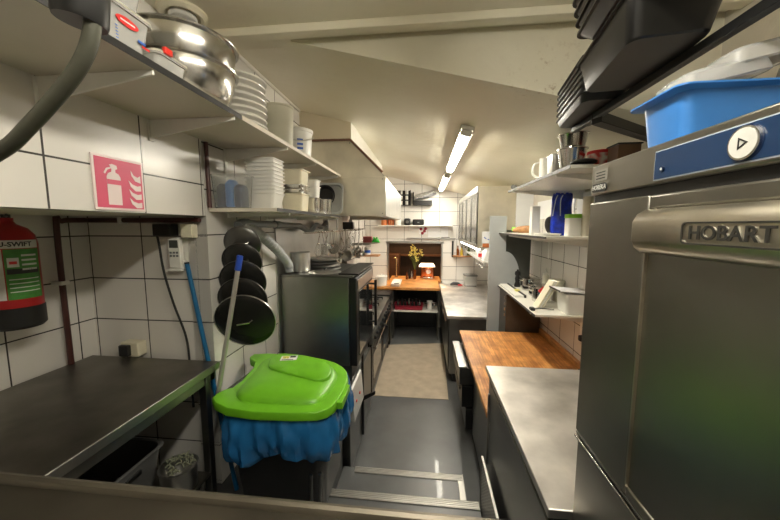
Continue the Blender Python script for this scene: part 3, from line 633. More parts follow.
obj('sticker_print', MB().box(-.89, -.85, 1.825, 1.855, 1.1774, 1.178).xf(rot('Z', 12, (-.85, 1.83, 0))).xf(tiltl), 'sticker', s_)
obj('sticker_print', MB().box(-.845, -.81, 1.835, 1.855, 1.1774, 1.178).box(-.89, -.82, 1.806, 1.814, 1.1774, 1.178).xf(rot('Z', 12, (-.85, 1.83, 0))).xf(tiltl), 'ink', s_)
rings = []
n = 160
for i in range(15):
    q = i / 14; ring = []
    for j in range(n):
        a = 2 * math.pi * j / n; base = Vector((math.cos(a), math.sin(a)))
        e = 6; k = 1 / (abs(base.x) ** e + abs(base.y) ** e) ** (1 / e)
        fold = .010 * math.sin(9 * a + 1.2 * q) + .008 * math.sin(17 * a + .5 - 2 * q) + .006 * math.sin(31 * a)
        fold += .030 * (abs(noise.noise(Vector((5 * base.x, 5 * base.y, q * 2.2 + 3)))) - .2) + .014 * (abs(noise.noise(Vector((11 * base.x, 11 * base.y, q * 5)))) - .2)
        hx, hy = .290 + .022 * math.sin(q * 3), .250 + .04 * math.sin(q * 3)
        zz = 1.128 - q * (.30 + .035 * math.sin(2 * a + .6) + .018 * math.sin(5 * a))
        if q == 1: hx -= .02; hy -= .02
        ring.append((bx + base.x * k * hx + base.x * fold * (.3 + q), by + base.y * k * hy + base.y * fold * (.3 + q), zz))
    rings.append(ring)
obj('bin_liner', MB().loft(rings, False, False), 'bluebag', t, label='blue bin liner', smooth=28)
obj('hinge_bar', MB().cyl((-1.085, 1.55, 1.135), (-1.085, 1.93, 1.115), .013), 'black', t)
obj('frame_leg', MB().cyl((-.505, 1.41, .502), (-.50, 1.405, .84), .008).cyl((-.545, 1.40, .502), (-.54, 1.395, .84), .008), 'steel_dark', t)

# ------------------------------------------------------------------ hanging lids
t = thing('lid_hanging_rail', 'vertical steel rack on the left wall carrying black lids', 'rack', (-1.19, 1.78, 1.3))
obj('upright', MB().box(-1.199, -1.187, 1.842, 1.868, 1.33, 2.03), 'steel', t, .002)
LB = 'black pan lids hanging beside the oven'
specs = [((230, 243), .122, 1.93), ((231, 262), .128, 1.90), ((234, 283), .15, 1.865), ((235, 301), .155, 1.83), ((239, 322), .178, 1.79)]
ctr = [(-1.090, 1.815, 1.945), (-1.080, 1.785, 1.84), (-1.062, 1.755, 1.725), (-1.050, 1.725, 1.622), (-1.022, 1.695, 1.505)]
rad = [.106, .114, .132, .138, .168]
lbl = ['black pan lid hanging topmost of the column beside the oven', 'black pan lid hanging second from the top beside the oven', 'black pan lid in the middle of the column beside the oven', 'black pan lid hanging second from the bottom beside the oven', 'large black pan with pale rim at the bottom of the hanging lids']
for i, (c, r_) in enumerate(zip(ctr, rad)):
    g = thing('hanging_pan_cover', lbl[i], 'lid', c, LB)
    M_ = T(c) @ Matrix.Rotation(R(12), 4, 'Z') @ Matrix.Rotation(R(90 + 17), 4, 'X')
    obj('disc', MB().lathe([(.001, .016), (r_ * .35, .014), (r_ * .8, .006), (r_ * .95, 0), (r_, -.006), (r_ * .97, -.012), (r_ * .8, .0), (.001, .008)], 0, 0, 0, 44).xf(M_), mat('pan_black', (.03, .03, .027), .27, .5) if i else 'steel_dark', g)
    obj('rim', MB().lathe([(r_ * .99, -.009), (r_ * 1.012, -.007), (r_ * 1.012, -.001), (r_ * .99, .0)], 0, 0, 0, 44, False, False).xf(M_), 'steel_dark' if i < 4 else 'galv', g)
    obj('handle', MB().tube([(-.042, -.012, .010), (-.034, .0, .036), (.034, .012, .036), (.042, .012, .010)], .006, 8, False).xf(M_), 'steel_pol', g)
    ac = Vector(c); obj('arm', MB().tube([(-1.188, 1.855, c[2] - .03), (-1.15, 1.86, c[2] - .03), (c[0], c[1] + .055, c[2] - .03), (c[0], c[1] + .05, c[2] - .015)], .004, 6, False), 'steel', t)

# ------------------------------------------------------------------ oven, hose, things on it
OX = -.54; OT = 1.652
t = thing('combi_oven', 'large steel oven with dark glass door on a low stand', 'oven', (-.86, 2.93, .88))
obj('casing', MB().box(-1.186, -.612, 2.51, 3.31, .885, OT - .02), steel('oven_steel', (.33, .33, .305), .34, 'x', var=.05, grain=.05), t, .004)
obj('top_panel', MB().box(-1.187, -.575, 2.50, 3.32, OT - .02, OT), 'steel_dark', t, .003)
obj('top_ledge', MB().box(-.70, -.535, 2.53, 3.325, OT, OT + .012), 'black_m', t, .002)
d_ = obj('door', MB().box(-.610, -.548, 2.515, 3.31, .885, OT - .022), 'black', t, .006)
obj('door_glass', MB().box(-.548, -.542, 2.60, 3.26, .95, 1.50), 'glass_dark', d_, .002)
obj('handle', MB().cyl((-.50, 3.22, 1.02), (-.50, 3.22, 1.5), .014).cyl((-.548, 3.22, 1.06), (-.50, 3.22, 1.06), .01).cyl((-.548, 3.22, 1.46), (-.50, 3.22, 1.46), .01), 'black_m', d_)
obj('control_strip', MB().box(-.548, -.54, 2.56, 3.30, 1.52, 1.61), 'steel', t, .002)
t = thing('oven_stand', 'steel stand unit with slanted control panel below the oven', 'appliance', (-.86, 2.7, 0))
obj('cabinet', MB().box(-1.15, -.572, 2.335, 3.32, .06, .74).box(-1.15, -.60, 2.545, 3.30, .74, .882), 'steel_dark', t, .003)
obj('control_panel', MB().prism([(-.572, .50), (-.535, .50), (-.555, .76), (-.572, .77)], 'y', 2.345, 2.72), mat('pale_control_plate', (.62, .62, .6), .35, .3), t, .003, label='pale slanted control panel')
for y in (2.45, 2.58): obj('indicator_lamp', MB().cyl((-.545, y, .62), (-.538, y, .62), .012), 'redlogo', t)
obj('plinth', MB().box(-1.12, -.60, 2.36, 3.30, 0, .06), 'black', t)
obj('tray_rail', MB().box(-.572, -.552, 2.80, 2.83, .08, .88), 'black', t, .003)
obj('pedal', MB().prism([(-.57, .42), (-.44, .50), (-.44, .53), (-.57, .46)], 'y', 2.78, 2.80), 'black_m', t, .003)
# ribbed hose from the pipe under the shelf to the oven top
t = thing('waste_pipe', 'grey plastic pipe running under the lower shelf with a wavy end', 'pipe', (-1.1, 2.5, 2.04))
obj('tube', MB().tube([(-1.10, 1.87, 2.066), (-1.10, 2.74, 2.052)], .024, 14, False), 'grey', t)
obj('elbow', MB().tube([(-1.10, 1.80, 2.05), (-1.10, 1.83, 2.064), (-1.10, 1.90, 2.066)], .030, 14), 'grey', t)
obj('coupling', MB().cyl((-1.10, 2.26, 2.06), (-1.10, 2.34, 2.059), .029, 16), 'grey', t)
obj('wavy_end', MB().tube([(-1.10, 2.74, 2.052), (-1.10, 2.86, 2.02), (-1.09, 2.98, 2.0), (-1.09, 3.14, 2.06), (-1.09, 3.32, 2.04), (-1.09, 3.48, 2.09)], .024, 12), 'grey', t)
obj('clamp', MB().box(-1.199, -1.10, 2.50, 2.52, 2.05, 2.075), 'steel', t)
path = [Vector(p) for p in ((-1.10, 1.815, 2.045), (-1.10, 1.95, 2.025), (-1.105, 2.12, 1.965), (-1.115, 2.32, 1.87), (-1.125, 2.48, 1.78), (-1.13, 2.555, 1.72), (-1.13, 2.56, 1.662))]
pp = []
for i in range(len(path) - 1):
    for k in range(9): pp.append(path[i].lerp(path[i + 1], k / 9))
for _ in range(6): pp = [pp[0]] + [(pp[i - 1] + pp[i] * 2 + pp[i + 1]) / 4 for i in range(1, len(pp) - 1)] + [pp[-1]]
obj('ribbed_hose', MB().tube(pp, [.030 + (.007 if i % 2 else -.003) for i in range(len(pp))], 16, False), mat('pale_grey_hose', (.40, .415, .42), .4), t, label='pale grey ribbed hose', smooth=25)
t = thing('aluminium_pot', 'tall dull aluminium pot standing on the oven behind the hose', 'pot', (-1.09, 2.80, OT))
obj('pan', MB().lathe([(.001, 0), (.08, 0), (.085, .006), (.085, .165), (.09, .168), (.083, .17), (.08, .01), (.001, .006)], -1.085, 2.70, OT + .001, 36), 'galv', t)
for k, (x, y, r_, z) in enumerate(((-.96, 2.93, .16, 0), (-.96, 2.93, .155, .028), (-.97, 2.93, .15, .056), (-.95, 2.92, .14, .084))):
    single('steel_pan_cover', MB().lathe([(r_ + .01, 0), (r_ + .01, .003), (r_ * .9, .016), (r_ * .4, .024), (.001, .026), (.001, .022), (r_ * .85, .011), (r_, 0)], x, y, OT + .002 + z, 40), 'galv', 'round steel lid on the oven, ' + ('bottom of the pile', 'second from the bottom of the pile', 'third from the bottom of the pile', 'topmost of the pile')[k], 'lid', 'steel lids piled on the oven')
t = thing('steel_pan_cover', 'flat steel lid lying alone near the front edge of the oven top', 'lid', (-.855, 2.66, OT)); 
obj('disc', MB().lathe([(.14, 0), (.14, .003), (.12, .012), (.001, .018), (.001, .014), (.11, .008), (.13, 0)], -.855, 2.66, OT + .002, 40), 'galv', t); obj('knob', MB().lathe([(.006, 0), (.006, .012), (.014, .016), (.012, .024), (.001, .025)], -.855, 2.66, OT + .017, 16), 'black', t)

# ------------------------------------------------------------------ cooking line
def cooker(label, y0, y1, top):
    t = thing('gas_range', label, 'cooker', (-.86, (y0 + y1) / 2, 0), 'cookers in the cooking line')
    obj('body', MB().box(-1.17, -.60, y0, y1, .10, .86), 'black_m', t, .004)
    obj('hob', MB().box(-1.18, -.565, y0, y1, .86, .90), 'steel_dark', t, .004)
    ym = (y0 + y1) / 2
    for y in (y0 + (y1 - y0) * .27, y0 + (y1 - y0) * .73):
        for x in (-1.02, -.75):
            g = obj('burner', MB().lathe([(.001, 0), (.045, 0), (.045, .012), (.03, .02), (.001, .02)], x, y, .90, 20), 'black', t)
            obj('pan_support', MB().box(x - .10, x + .10, y - .006, y + .006, .925, .94).box(x - .006, x + .006, y - .10, y + .10, .925, .94).box(x - .10, x - .09, y - .006, y + .006, .90, .925).box(x + .09, x + .10, y - .006, y + .006, .90, .925), 'black_m', t)
    cp = obj('control_panel', MB().prism([(-.60, .74), (-.555, .74), (-.565, .86), (-.60, .86)], 'y', y0, y1), 'steel_dull', t, .002)
    for k in range(5): obj('knob', MB().cyl((-.558, y0 + (k + .5) * (y1 - y0) / 5, .80), (-.53, y0 + (k + .5) * (y1 - y0) / 5, .80), .02, 16), 'black', cp)
    dr = obj('oven_door', MB().box(-.60, -.575, y0 + .02, y1 - .02, .16, .72), 'black_m', t, .004)
    obj('door_glass', MB().box(-.575, -.571, y0 + .12, y1 - .12, .28, .58), 'glass_dark', dr)
    obj('handle', MB().cyl((-.535, y0 + .06, .68), (-.535, y1 - .06, .68), .011).cyl((-.575, y0 + .08, .68), (-.535, y0 + .08, .68), .008).cyl((-.575, y1 - .08, .68), (-.535, y1 - .08, .68), .008), 'steel_pol', dr)
    for x in (-1.12, -.65):
        for y in (y0 + .05, y1 - .05): obj('foot', MB().cyl((x, y, 0), (x, y, .10), .02), 'black', t)
cooker('black gas range with steel rail next to the oven', 3.38, 4.26, 0)
cooker('black gas range at the far end of the cooking line', 4.28, 5.14, 0)
t = thing('tall_griddle', 'black panel-sided fryer closing the far end of the cooking line', 'fryer', (-.86, 5.33, 0))
obj('cabinet', MB().box(-1.17, -.56, 5.16, 5.52, .08, .92), 'black_m', t, .004)
obj('door', MB().box(-.56, -.545, 5.18, 5.50, .14, .80), 'steel_dark', t, .003); obj('handle', MB().cyl((-.52, 5.22, .74), (-.52, 5.46, .74), .01).cyl((-.545, 5.24, .74), (-.52, 5.24, .74), .007).cyl((-.545, 5.44, .74), (-.52, 5.44, .74), .007), 'steel_pol', t)
obj('foot', MB().cyl((-1.12, 5.2, 0), (-1.12, 5.2, .08), .02), 'black', t); obj('foot', MB().cyl((-.62, 5.2, 0), (-.62, 5.2, .08), .02), 'black', t); obj('foot', MB().cyl((-.62, 5.47, 0), (-.62, 5.47, .08), .02), 'black', t); obj('foot', MB().cyl((-1.12, 5.47, 0), (-1.12, 5.47, .08), .02), 'black', t)

# utensil rail with ladles, whisks, spatulas
t = thing('utensil_rail', 'steel rail under the hood hung with ladles and whisks', 'rail', (-1.0, 3.7, 2.0))
obj('bar', MB().cyl((-1.0, 2.58, 1.99), (-1.0, 4.95, 1.99), .008), 'steel_pol', t)
obj('bar', MB().cyl((-.92, 2.9, 2.0), (-.92, 4.9, 2.0), .006), 'steel_pol', t)
for y in (3.25, 4.80): obj('hanger', MB().cyl((-1.0, y, 1.99), (-1.0, y, 2.14), .006).cyl((-.92, y + .06, 2.0), (-.92, y + .06, 2.14), .006), 'steel_pol', t)
kinds = ['ladle', 'whisk', 'spatula', 'skimmer', 'ladle', 'spoon', 'whisk', 'tongs', 'ladle', 'sieve', 'spoon', 'spatula', 'whisk', 'ladle', 'skimmer', 'spoon', 'tongs', 'ladle', 'spatula', 'whisk', 'ladle', 'spoon', 'skimmer', 'ladle']
ordw = ['first', 'second', 'third', 'fourth', 'fifth', 'sixth', 'seventh', 'eighth', 'ninth', 'tenth', 'eleventh', 'twelfth', 'thirteenth', 'fourteenth', 'fifteenth', 'sixteenth', 'seventeenth', 'eighteenth', 'nineteenth', 'twentieth', 'twenty-first', 'twenty-second', 'twenty-third', 'twenty-fourth']
for k, kd in enumerate(kinds):
    y = 2.86 + k * .085; x = -1.0 if k % 3 else -.92; zt_ = (1.98 if x == -1.0 else 1.99); ln = (random.uniform(.06, .09) if kd == 'whisk' else random.uniform(.10, .13) if y < 3.22 else random.uniform(.22, .34))
    tx_ = random.uniform(-.02, .03)
    t = thing('hanging_' + kd, f'steel {kd} hanging {ordw[k]} along the rail from the oven', 'utensil', (x, y, zt_ - ln), 'utensils hanging from the rail under the hood')
    obj('handle', MB().tube([(x, y, zt_ + .018), (x + .012, y, zt_ + .012), (x + .010, y, zt_ - .02), (x + .005 + tx_ * .5, y, zt_ - ln * .5), (x + tx_, y, zt_ - ln)], .0045, 6), 'steel_pol', t)
    e = Vector((x + tx_, y, zt_ - ln))
    if kd == 'ladle': obj('cup', MB().lathe([(.001, -.035), (.022, -.032), (.034, -.012), (.036, 0), (.034, 0), (.02, -.028), (.001, -.031)], e.x + .03, e.y, e.z, 18), 'steel_pol', t)
    elif kd == 'whisk':
        b = MB()
        for q in range(5):
            a = q * math.pi / 5; c_, s_ = math.cos(a), math.sin(a); b.tube([e, e + Vector((c_ * .028, s_ * .028, -.06)), e + Vector((c_ * .03, s_ * .03, -.11)), e + Vector((0, 0, -.145)), e + Vector((-c_ * .03, -s_ * .03, -.11)), e + Vector((-c_ * .028, -s_ * .028, -.06)), e], .0018, 5, True, 4)
        obj('wires', b, 'steel_pol', t)
    elif kd == 'spatula': obj('blade', MB().box(e.x - .035, e.x + .035, e.y - .002, e.y + .002, e.z - .11, e.z), 'steel_pol', t, .002)
    elif kd == 'skimmer': obj('disc', MB().lathe([(.001, 0), (.05, .006), (.055, .012), (.052, .012), (.001, .004)], 0, 0, 0, 22).xf(T(e + Vector((0, 0, -.05))) @ Matrix.Rotation(R(80), 4, 'X')), 'steel_pol', t)
    elif kd == 'spoon': obj('bowl', MB().lathe([(.001, -.012), (.02, -.008), (.03, 0), (.027, 0), (.001, -.009)], 0, 0, 0, 18).xf(T(e + Vector((0, 0, -.04))) @ Matrix.Diagonal((1, 1, 1.5, 1)) @ Matrix.Rotation(R(75), 4, 'X')), 'steel_pol', t)
    elif kd == 'tongs': obj('jaw', MB().tube([e, e + Vector((.02, 0, -.05)), e + Vector((.012, 0, -.13))], .006, 6).tube([e, e + Vector((-.02, 0, -.05)), e + Vector((-.012, 0, -.13))], .006, 6), 'steel_pol', t)
    elif kd == 'sieve': obj('mesh_bowl', MB().lathe([(.001, -.055), (.035, -.045), (.058, -.012), (.062, 0), (.056, 0), (.001, -.05)], 0, 0, 0, 22).xf(T(e + Vector((0, 0, -.06))) @ Matrix.Rotation(R(70), 4, 'X')), 'steel_dull', t)
single('black_box', MB().box(-1.03, -.90, 3.96, 4.06, 2.008, 2.10), 'black', 'small black box sitting on the utensil rail under the hood', 'box', bev=.004)
for k, (y, x) in enumerate(((3.5, -1.10), (4.7, -1.10))):
    single('hood_support', MB().box(x - .03, x + .03, y - .02, y + .02, 1.98, 2.143), 'galv', ('galvanised post under the hood beside the black box', 'galvanised post under the far end of the hood')[k], 'post', bev=.003)

# ------------------------------------------------------------------ far end
t = thing('pass_counter', 'warm wooden counter running through the serving hatch', 'counter', (-.3, 6.1, 0))
obj('top', MB().box(-1.19, .272, 5.62, 6.392, .91, .955).box(-.72, .32, 6.391, 7.0, .91, .955), 'wood_pass', t, .006)
obj('shelf', MB().box(-.55, .245, 5.66, 6.37, .50, .52), 'white_lam', t, .002)
obj('side_panel', MB().box(.245, .262, 5.66, 6.38, 0, .908), 'steel_dark', t, .002); obj('side_panel', MB().box(-.57, -.55, 5.66, 6.38, 0, .908), 'steel_dark', t, .002)
obj('shade_panel', MB().box(-.549, .244, 6.375, 6.39, .0, .905), 'black', t)  # added black sheet, stands in for the shade under the pass
obj('bar_leg', MB().box(-.5, .1, 6.85, 6.95, 0, .908), 'wood_dark', t)
t = thing('wash_tray', 'pale steel insert tray set on the wooden pass counter', 'tray', (-.52, 5.95, .956))
obj('shell', MB().tub(-.52, 5.95, .957, .16, .56, .05, .95, .003, .008, .02), 'white', t); obj('black_insert', MB().box(-.565, -.475, 5.74, 5.90, .962, .985), 'black', t, .003)
t = thing('white_pot', 'white lidded tub on the wooden counter next to the cookers', 'pot', (-.80, 5.78, .956))
obj('pan', MB().lathe([(.001, 0), (.095, 0), (.10, .006), (.11, .16), (.001, .16)], -.79, 5.78, .957, 32), 'porcelain', t); obj('lid', MB().lathe([(.115, 0), (.115, .02), (.09, .032), (.02, .04), (.018, .062), (.001, .064)], -.79, 5.78, 1.117, 32), 'porcelain', t)
t = thing('red_crate', 'dark red crate packed with black and steel kitchenware under the pass', 'crate', (-.30, 5.86, .521))
cr = MB().tub(-.28, 5.86, .521, .52, .30, .085, .96, .006, .006, .02)
obj('shell', cr, 'crimson', t)
for k in range(7):
    x = -.48 + k * .066; yv = 5.80 + (k % 2) * .11
    single('crate_bottle', MB().lathe([(.001, 0), (.026, 0), (.027, .10), (.012, .135), (.012, .155), (.015, .158), (.015, .17), (.001, .17)], x, yv, .5285, 14), 'black' if k % 3 else 'steel_pol', ('steel' if k % 3 == 0 else 'black') + f' bottle in the dark red crate, {ordw[k]} from the cooking line side', 'bottle', 'bottles in the dark red crate')
t = thing('white_mixer_jug', 'white jug beside the dark red crate under the pass', 'jug', (.09, 5.86, .521))
obj('body', MB().lathe([(.001, 0), (.05, 0), (.055, .01), (.045, .10), (.055, .15), (.05, .15), (.04, .1), (.001, .02)], .10, 5.86, .521, 24), 'porcelain', t); obj('handle', MB().tube([(.15, 5.86, .65), (.185, 5.86, .63), (.18, 5.86, .57), (.153, 5.86, .55)], .007, 8), 'porcelain', t)
single('frying_pan', MB().lathe([(.001, 0), (.06, 0), (.075, .03), (.07, .03), (.056, .004), (.001, .004)], .15, 6.10, .521, 28).cyl((.12, 6.08, .545), (0, 6.06, .58), .008), 'black_m', 'black frying pan on the shelf under the pass behind the jug', 'pan')

# bar things
single('bar_shelf', MB().box(-1.7, 1.3, 8.18, 8.39, 1.70, 1.74).box(-1.7, 1.3, 8.18, 8.39, 1.28, 1.32).box(-1.7, -1.66, 8.18, 8.39, 0, 1.74).box(1.26, 1.3, 8.18, 8.39, 0, 1.74), 'brown_panel', 'brown wooden back shelf in the dim bar beyond the hatch', 'shelf')
for k in range(9):
    x = -.98 + k * .10
    single('hanging_glass', MB().lathe([(.028, 0), (.03, .002), (.004, .006), (.004, .05), (.028, .07), (.034, .10), (.03, .13), (.029, .13), (.032, .1), (.026, .073), (.001, .054)], x, 8.28, 1.741, 14), 'glass', f'stemmed glass on the dim bar shelf, {ordw[k]} from the cooking line side', 'glass', 'glasses on the bar shelf')
single('bar_cabinet', MB().box(-1.3, -.62, 7.7, 8.17, 0, 1.36), 'brown_panel', 'brown wooden cabinet in the bar behind the pale tap column', 'cabinet', bev=.01)
t = thing('beer_tap', 'pale brass tap column standing in the bar by the hatch edge', 'tap', (-.60, 6.80, .956))
obj('column', MB().tube([(-.60, 6.80, .957), (-.60, 6.80, 1.33), (-.605, 6.78, 1.37), (-.63, 6.74, 1.38), (-.64, 6.72, 1.365)], .016, 12), mat('pale_brass', (.75, .58, .34), .25, .8), t); obj('foot', MB().lathe([(.04, 0), (.04, .008), (.018, .02)], -.60, 6.80, .957, 20), 'brown_panel', t)
t = thing('espresso_machine', 'copper coffee machine with a pale lit top on the bar counter', 'coffee machine', (.02, 6.72, .956))
obj('casing', MB().loft([rr(.06, 6.82, z, hx, .10, .03) for z, hx in ((.957, .15), (1.16, .13), (1.19, .12))]), 'copper', t)
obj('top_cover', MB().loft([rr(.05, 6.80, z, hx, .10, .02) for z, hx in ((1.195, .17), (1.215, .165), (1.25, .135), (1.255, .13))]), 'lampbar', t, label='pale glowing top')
tor = [(.065 + .016 * math.cos(q * math.pi / 6), .016 * math.sin(q * math.pi / 6)) for q in range(13)]
obj('ring_gauge', MB().lathe(tor, 0, 0, 0, 32, False, False).xf(T((.08, 6.695, 1.10)) @ Matrix.Rotation(R(90), 4, 'X')), 'copper', t)
obj('gauge_face', MB().cyl((.08, 6.705, 1.10), (.08, 6.715, 1.10), .055, 24), 'porcelain', t)
obj('drip_tray', MB().box(-.03, .17, 6.64, 6.715, .957, .985), 'steel_pol', t, .004)
t = thing('flower_vase', 'vase of yellow flowers standing on the wooden pass', 'vase', (-.17, 6.62, .956))
vx, vy = -.20, 6.58
obj('vase_body', MB().lathe([(.001, 0), (.03, 0), (.036, .05), (.026, .14), (.03, .2), (.027, .2), (.022, .14), (.03, .05), (.001, .01)], vx, vy, .957, 24), 'amber', t)
for k in range(9):
    a = k * 2.4; r_ = .05 + .10 * (k % 3) / 2; h_ = .38 + .05 * (k % 4) - (.12 if k % 3 == 0 else 0); e = Vector((vx + r_ * math.cos(a), vy + .5 * r_ * math.sin(a), .957 + h_ + .14))
    obj('stem', MB().tube([(vx, vy, 1.13), (vx + .3 * r_ * math.cos(a), vy + .1 * r_ * math.sin(a), 1.25), e], .003, 5), 'leaf', t)
    bl = MB()
    for q in range(9): bl.lathe([(.001, 0), (.008, .012), (.010, .026), (.001, .045)], 0, 0, 0, 6).xf(T(e + Vector((random.uniform(-.025, .025), random.uniform(-.02, .02), random.uniform(-.06, .03)))) @ Matrix.Rotation(random.uniform(-1, 1), 4, 'X') @ Matrix.Rotation(random.uniform(-1, 1), 4, 'Y'), len(bl.v) - 0 if False else max(0, len(bl.v) - 24))
    obj('blossom', bl, 'yellow', t, label='yellow blossom')
    obj('leaf', MB().loft([[(e.x * .5 + vx * .5 + u * .03 * (1 if k % 2 else -1) - .0, e.y * .5 + vy * .5 + v, 1.2 + .14 + u * .03) for v in (-.012 * math.sin(math.pi * u / 3 + .1), .012 * math.sin(math.pi * u / 3 + .1))] for u in (0, 1, 2, 3)], False, False, False), 'leaf', t)
for k, (x, y, m, h_) in enumerate(((-.36, 6.52, 'amber', .15), (-.31, 6.62, 'black', .2), (-.26, 6.56, 'steel_pol', .17))):
    single('bar_bottle', MB().lathe([(.001, 0), (.024, 0), (.025, h_ * .55), (.010, h_ * .75), (.010, h_), (.001, h_)], x, y, .957, 16), m, ('small amber bottle beside the flower vase on the pass', 'dark pepper mill behind the amber bottle on the pass', 'steel shaker beside the flower vase on the pass')[k], 'bottle')

t = thing('far_wall_shelf', 'long narrow shelf across the tiled end wall above the hatch', 'shelf', (-.2, 6.3, 2.05))
obj('board', MB().box(-.92, .52, 6.24, 6.395, 2.045, 2.065), 'white_lam', t, .002)
for x in (-.3, .3): obj('bracket', MB().prism([(6.394, 2.044), (6.26, 2.044), (6.394, 1.93)], 'x', x - .004, x + .004), 'white', t)
for k, (x, m, lb_) in enumerate(((-.80, 'orange', 'orange tin next to the hood on the end wall shelf'), (-.665, 'copper', 'copper tin between two others on the end wall shelf'), (-.53, 'white', 'white tin beside the copper tin on the end wall shelf'))):
    t = thing('storage_tin', lb_, 'tin', (x, 6.31, 2.066), 'tins on the end wall shelf'); obj('can', MB().lathe([(.001, 0), (.06, 0), (.06, .13), (.001, .13)], x, 6.315, 2.066, 24), m, t); obj('lid', MB().lathe([(.063, 0), (.063, .022), (.001, .025)], x, 6.315, 2.19, 24), m if k else 'cream', t)
t = thing('radio', 'rounded black speaker box on the end wall shelf beside the tins', 'speaker', (-.345, 6.31, 2.066)); obj('body', MB().box(-.41, -.28, 6.25, 6.37, 2.066, 2.20), 'black', t, .03); obj('dial', MB().cyl((-.345, 6.25, 2.13), (-.345, 6.243, 2.13), .03, 20), 'steel_dark', t)
t = thing('black_case', 'long low black case on the end wall shelf', 'case', (-.13, 6.31, 2.066)); obj('body', MB().box(-.24, -.02, 6.25, 6.37, 2.066, 2.18), 'black_m', t, .02); obj('catch', MB().box(-.15, -.11, 6.243, 6.251, 2.11, 2.13), 'steel_dark', t)
t = thing('spice_rack', 'dark wall rack of small spice jars high on the end wall', 'rack', (-.42, 6.35, 2.45))
obj('frame', MB().box(-.55, -.28, 6.385, 6.398, 2.45, 2.74).box(-.55, -.53, 6.31, 6.386, 2.45, 2.74).box(-.30, -.28, 6.31, 6.386, 2.45, 2.74).box(-.53, -.30, 6.31, 6.386, 2.45, 2.46).box(-.53, -.30, 6.31, 6.386, 2.55, 2.56).box(-.53, -.30, 6.31, 6.386, 2.65, 2.66), 'black_m', t)
for r_ in range(3):
    for c_ in range(2):
        j = single('spice_jar', MB().lathe([(.001, 0), (.03, 0), (.03, .055), (.001, .055)], -.47 + c_ * .11, 6.345, 2.461 + r_ * .10, 16).lathe([(.031, 0), (.031, .018), (.001, .018)], -.47 + c_ * .11, 6.345, 2.517 + r_ * .10, 16), 'labelwhite' if c_ else 'steel_dull', ('pale' if c_ else 'grey') + ' spice jar on the ' + ('bottom', 'middle', 'top')[r_] + ' tier of the dark wall rack', 'jar', 'spice jars in the wall rack')
t = thing('foil_rack', 'black wire rack with crumpled foil roll on the end wall', 'rack', (-.07, 6.33, 2.45))
obj('frame', MB().box(-.24, .13, 6.27, 6.398, 2.45, 2.465).box(-.24, -.22, 6.27, 6.398, 2.45, 2.70).box(-.24, .13, 6.27, 6.28, 2.465, 2.54), 'black_m', t)
single('foil_roll', MB().tube([(-.20, 6.33, 2.60), (0, 6.33, 2.645), (.20, 6.33, 2.70)], [.045, .06, .05], 10, True, 4), 'foil', 'silver foil roll lying across the black wire rack', 'foil')
single('paper_notice', MB().box(.06, .45, 6.394, 6.398, 1.83, 2.03), 'paper', 'white paper notice pinned under the end wall shelf', 'notice')
t = thing('flower_picture', 'small card with dark red flowers under the end wall shelf', 'picture', (-.04, 6.396, 1.89)); obj('card', MB().box(-.12, .045, 6.395, 6.398, 1.89, 2.03), 'paper', t)
for x, z in ((-.08, 1.99), (-.01, 1.95), (-.05, 1.91), (.01, 2.0)): obj('flower', MB().lathe([(.001, 0), (.03, 0), (.024, .004), (.001, .005)], 0, 0, 0, 10).xf(T((x, 6.3945, z)) @ Matrix.Rotation(R(90), 4, 'X')), 'crimson', t)
t = thing('order_rail', 'slim aluminium order rail above the serving hatch', 'rail', (.12, 6.38, 1.8)); obj('channel', MB().box(-.36, .60, 6.36, 6.399, 1.79, 1.82), 'alu', t, .004); obj('pen', MB().cyl((.32, 6.35, 1.828), (.48, 6.35, 1.828), .006, 8), 'black', t)

# small shelves on the left wall near the far end
t = thing('small_shelf', 'small steel shelf on the left wall holding a green toy', 'shelf', (-.97, 5.2, 1.76)); obj('board', MB().box(WL, -.75, 5.10, 5.34, 1.765, 1.78), 'steel', t, .002); obj('bracket', MB().box(WL, -.9, 5.20, 5.21, 1.73, 1.765), 'steel', t)
single('red_carton', MB().box(-1.0, -.86, 5.14, 5.24, 1.781, 1.88), mat('faded_red_card', (.42, .10, .09), .5), 'faded red carton on the small steel shelf', 'carton', bev=.003)
t = thing('green_toy', 'bright green plastic frog figure on the small steel shelf', 'figure', (-.80, 5.2, 1.781)); obj('body', MB().lathe([(.001, 0), (.05, .006), (.055, .035), (.04, .065), (.001, .075)], -.80, 5.2, 1.781, 18), 'green_vivid', t)
for s_ in (-1, 1): obj('eye', MB().lathe([(.001, -.016), (.012, -.01), (.016, 0), (.012, .01), (.001, .016)], -.80 + s_ * .022, 5.17, 1.86, 12), 'green_vivid', t); obj('leg', MB().lathe([(.001, 0), (.02, .003), (.02, .02), (.001, .026)], -.80 + s_ * .05, 5.17, 1.781, 12), 'green_vivid', t)
t = thing('small_wooden_shelf', 'short wooden ledge on the left wall below the small steel shelf', 'shelf', (-.97, 5.2, 1.55)); obj('board', MB().box(WL, -.74, 5.10, 5.34, 1.555, 1.58), 'wood_small', t, .003)
t = thing('salt_tub', 'white and blue salt tub on the short wooden ledge', 'tub', (-.95, 5.2, 1.581)); obj('can', MB().lathe([(.001, 0), (.05, 0), (.05, .12), (.001, .12)], -.94, 5.2, 1.581, 20), 'white', t); obj('label_band', MB().lathe([(.0505, .03), (.0515, .03), (.0515, .075), (.0505, .075)], -.94, 5.2, 1.581, 20, False, False), 'bluelabel', t)

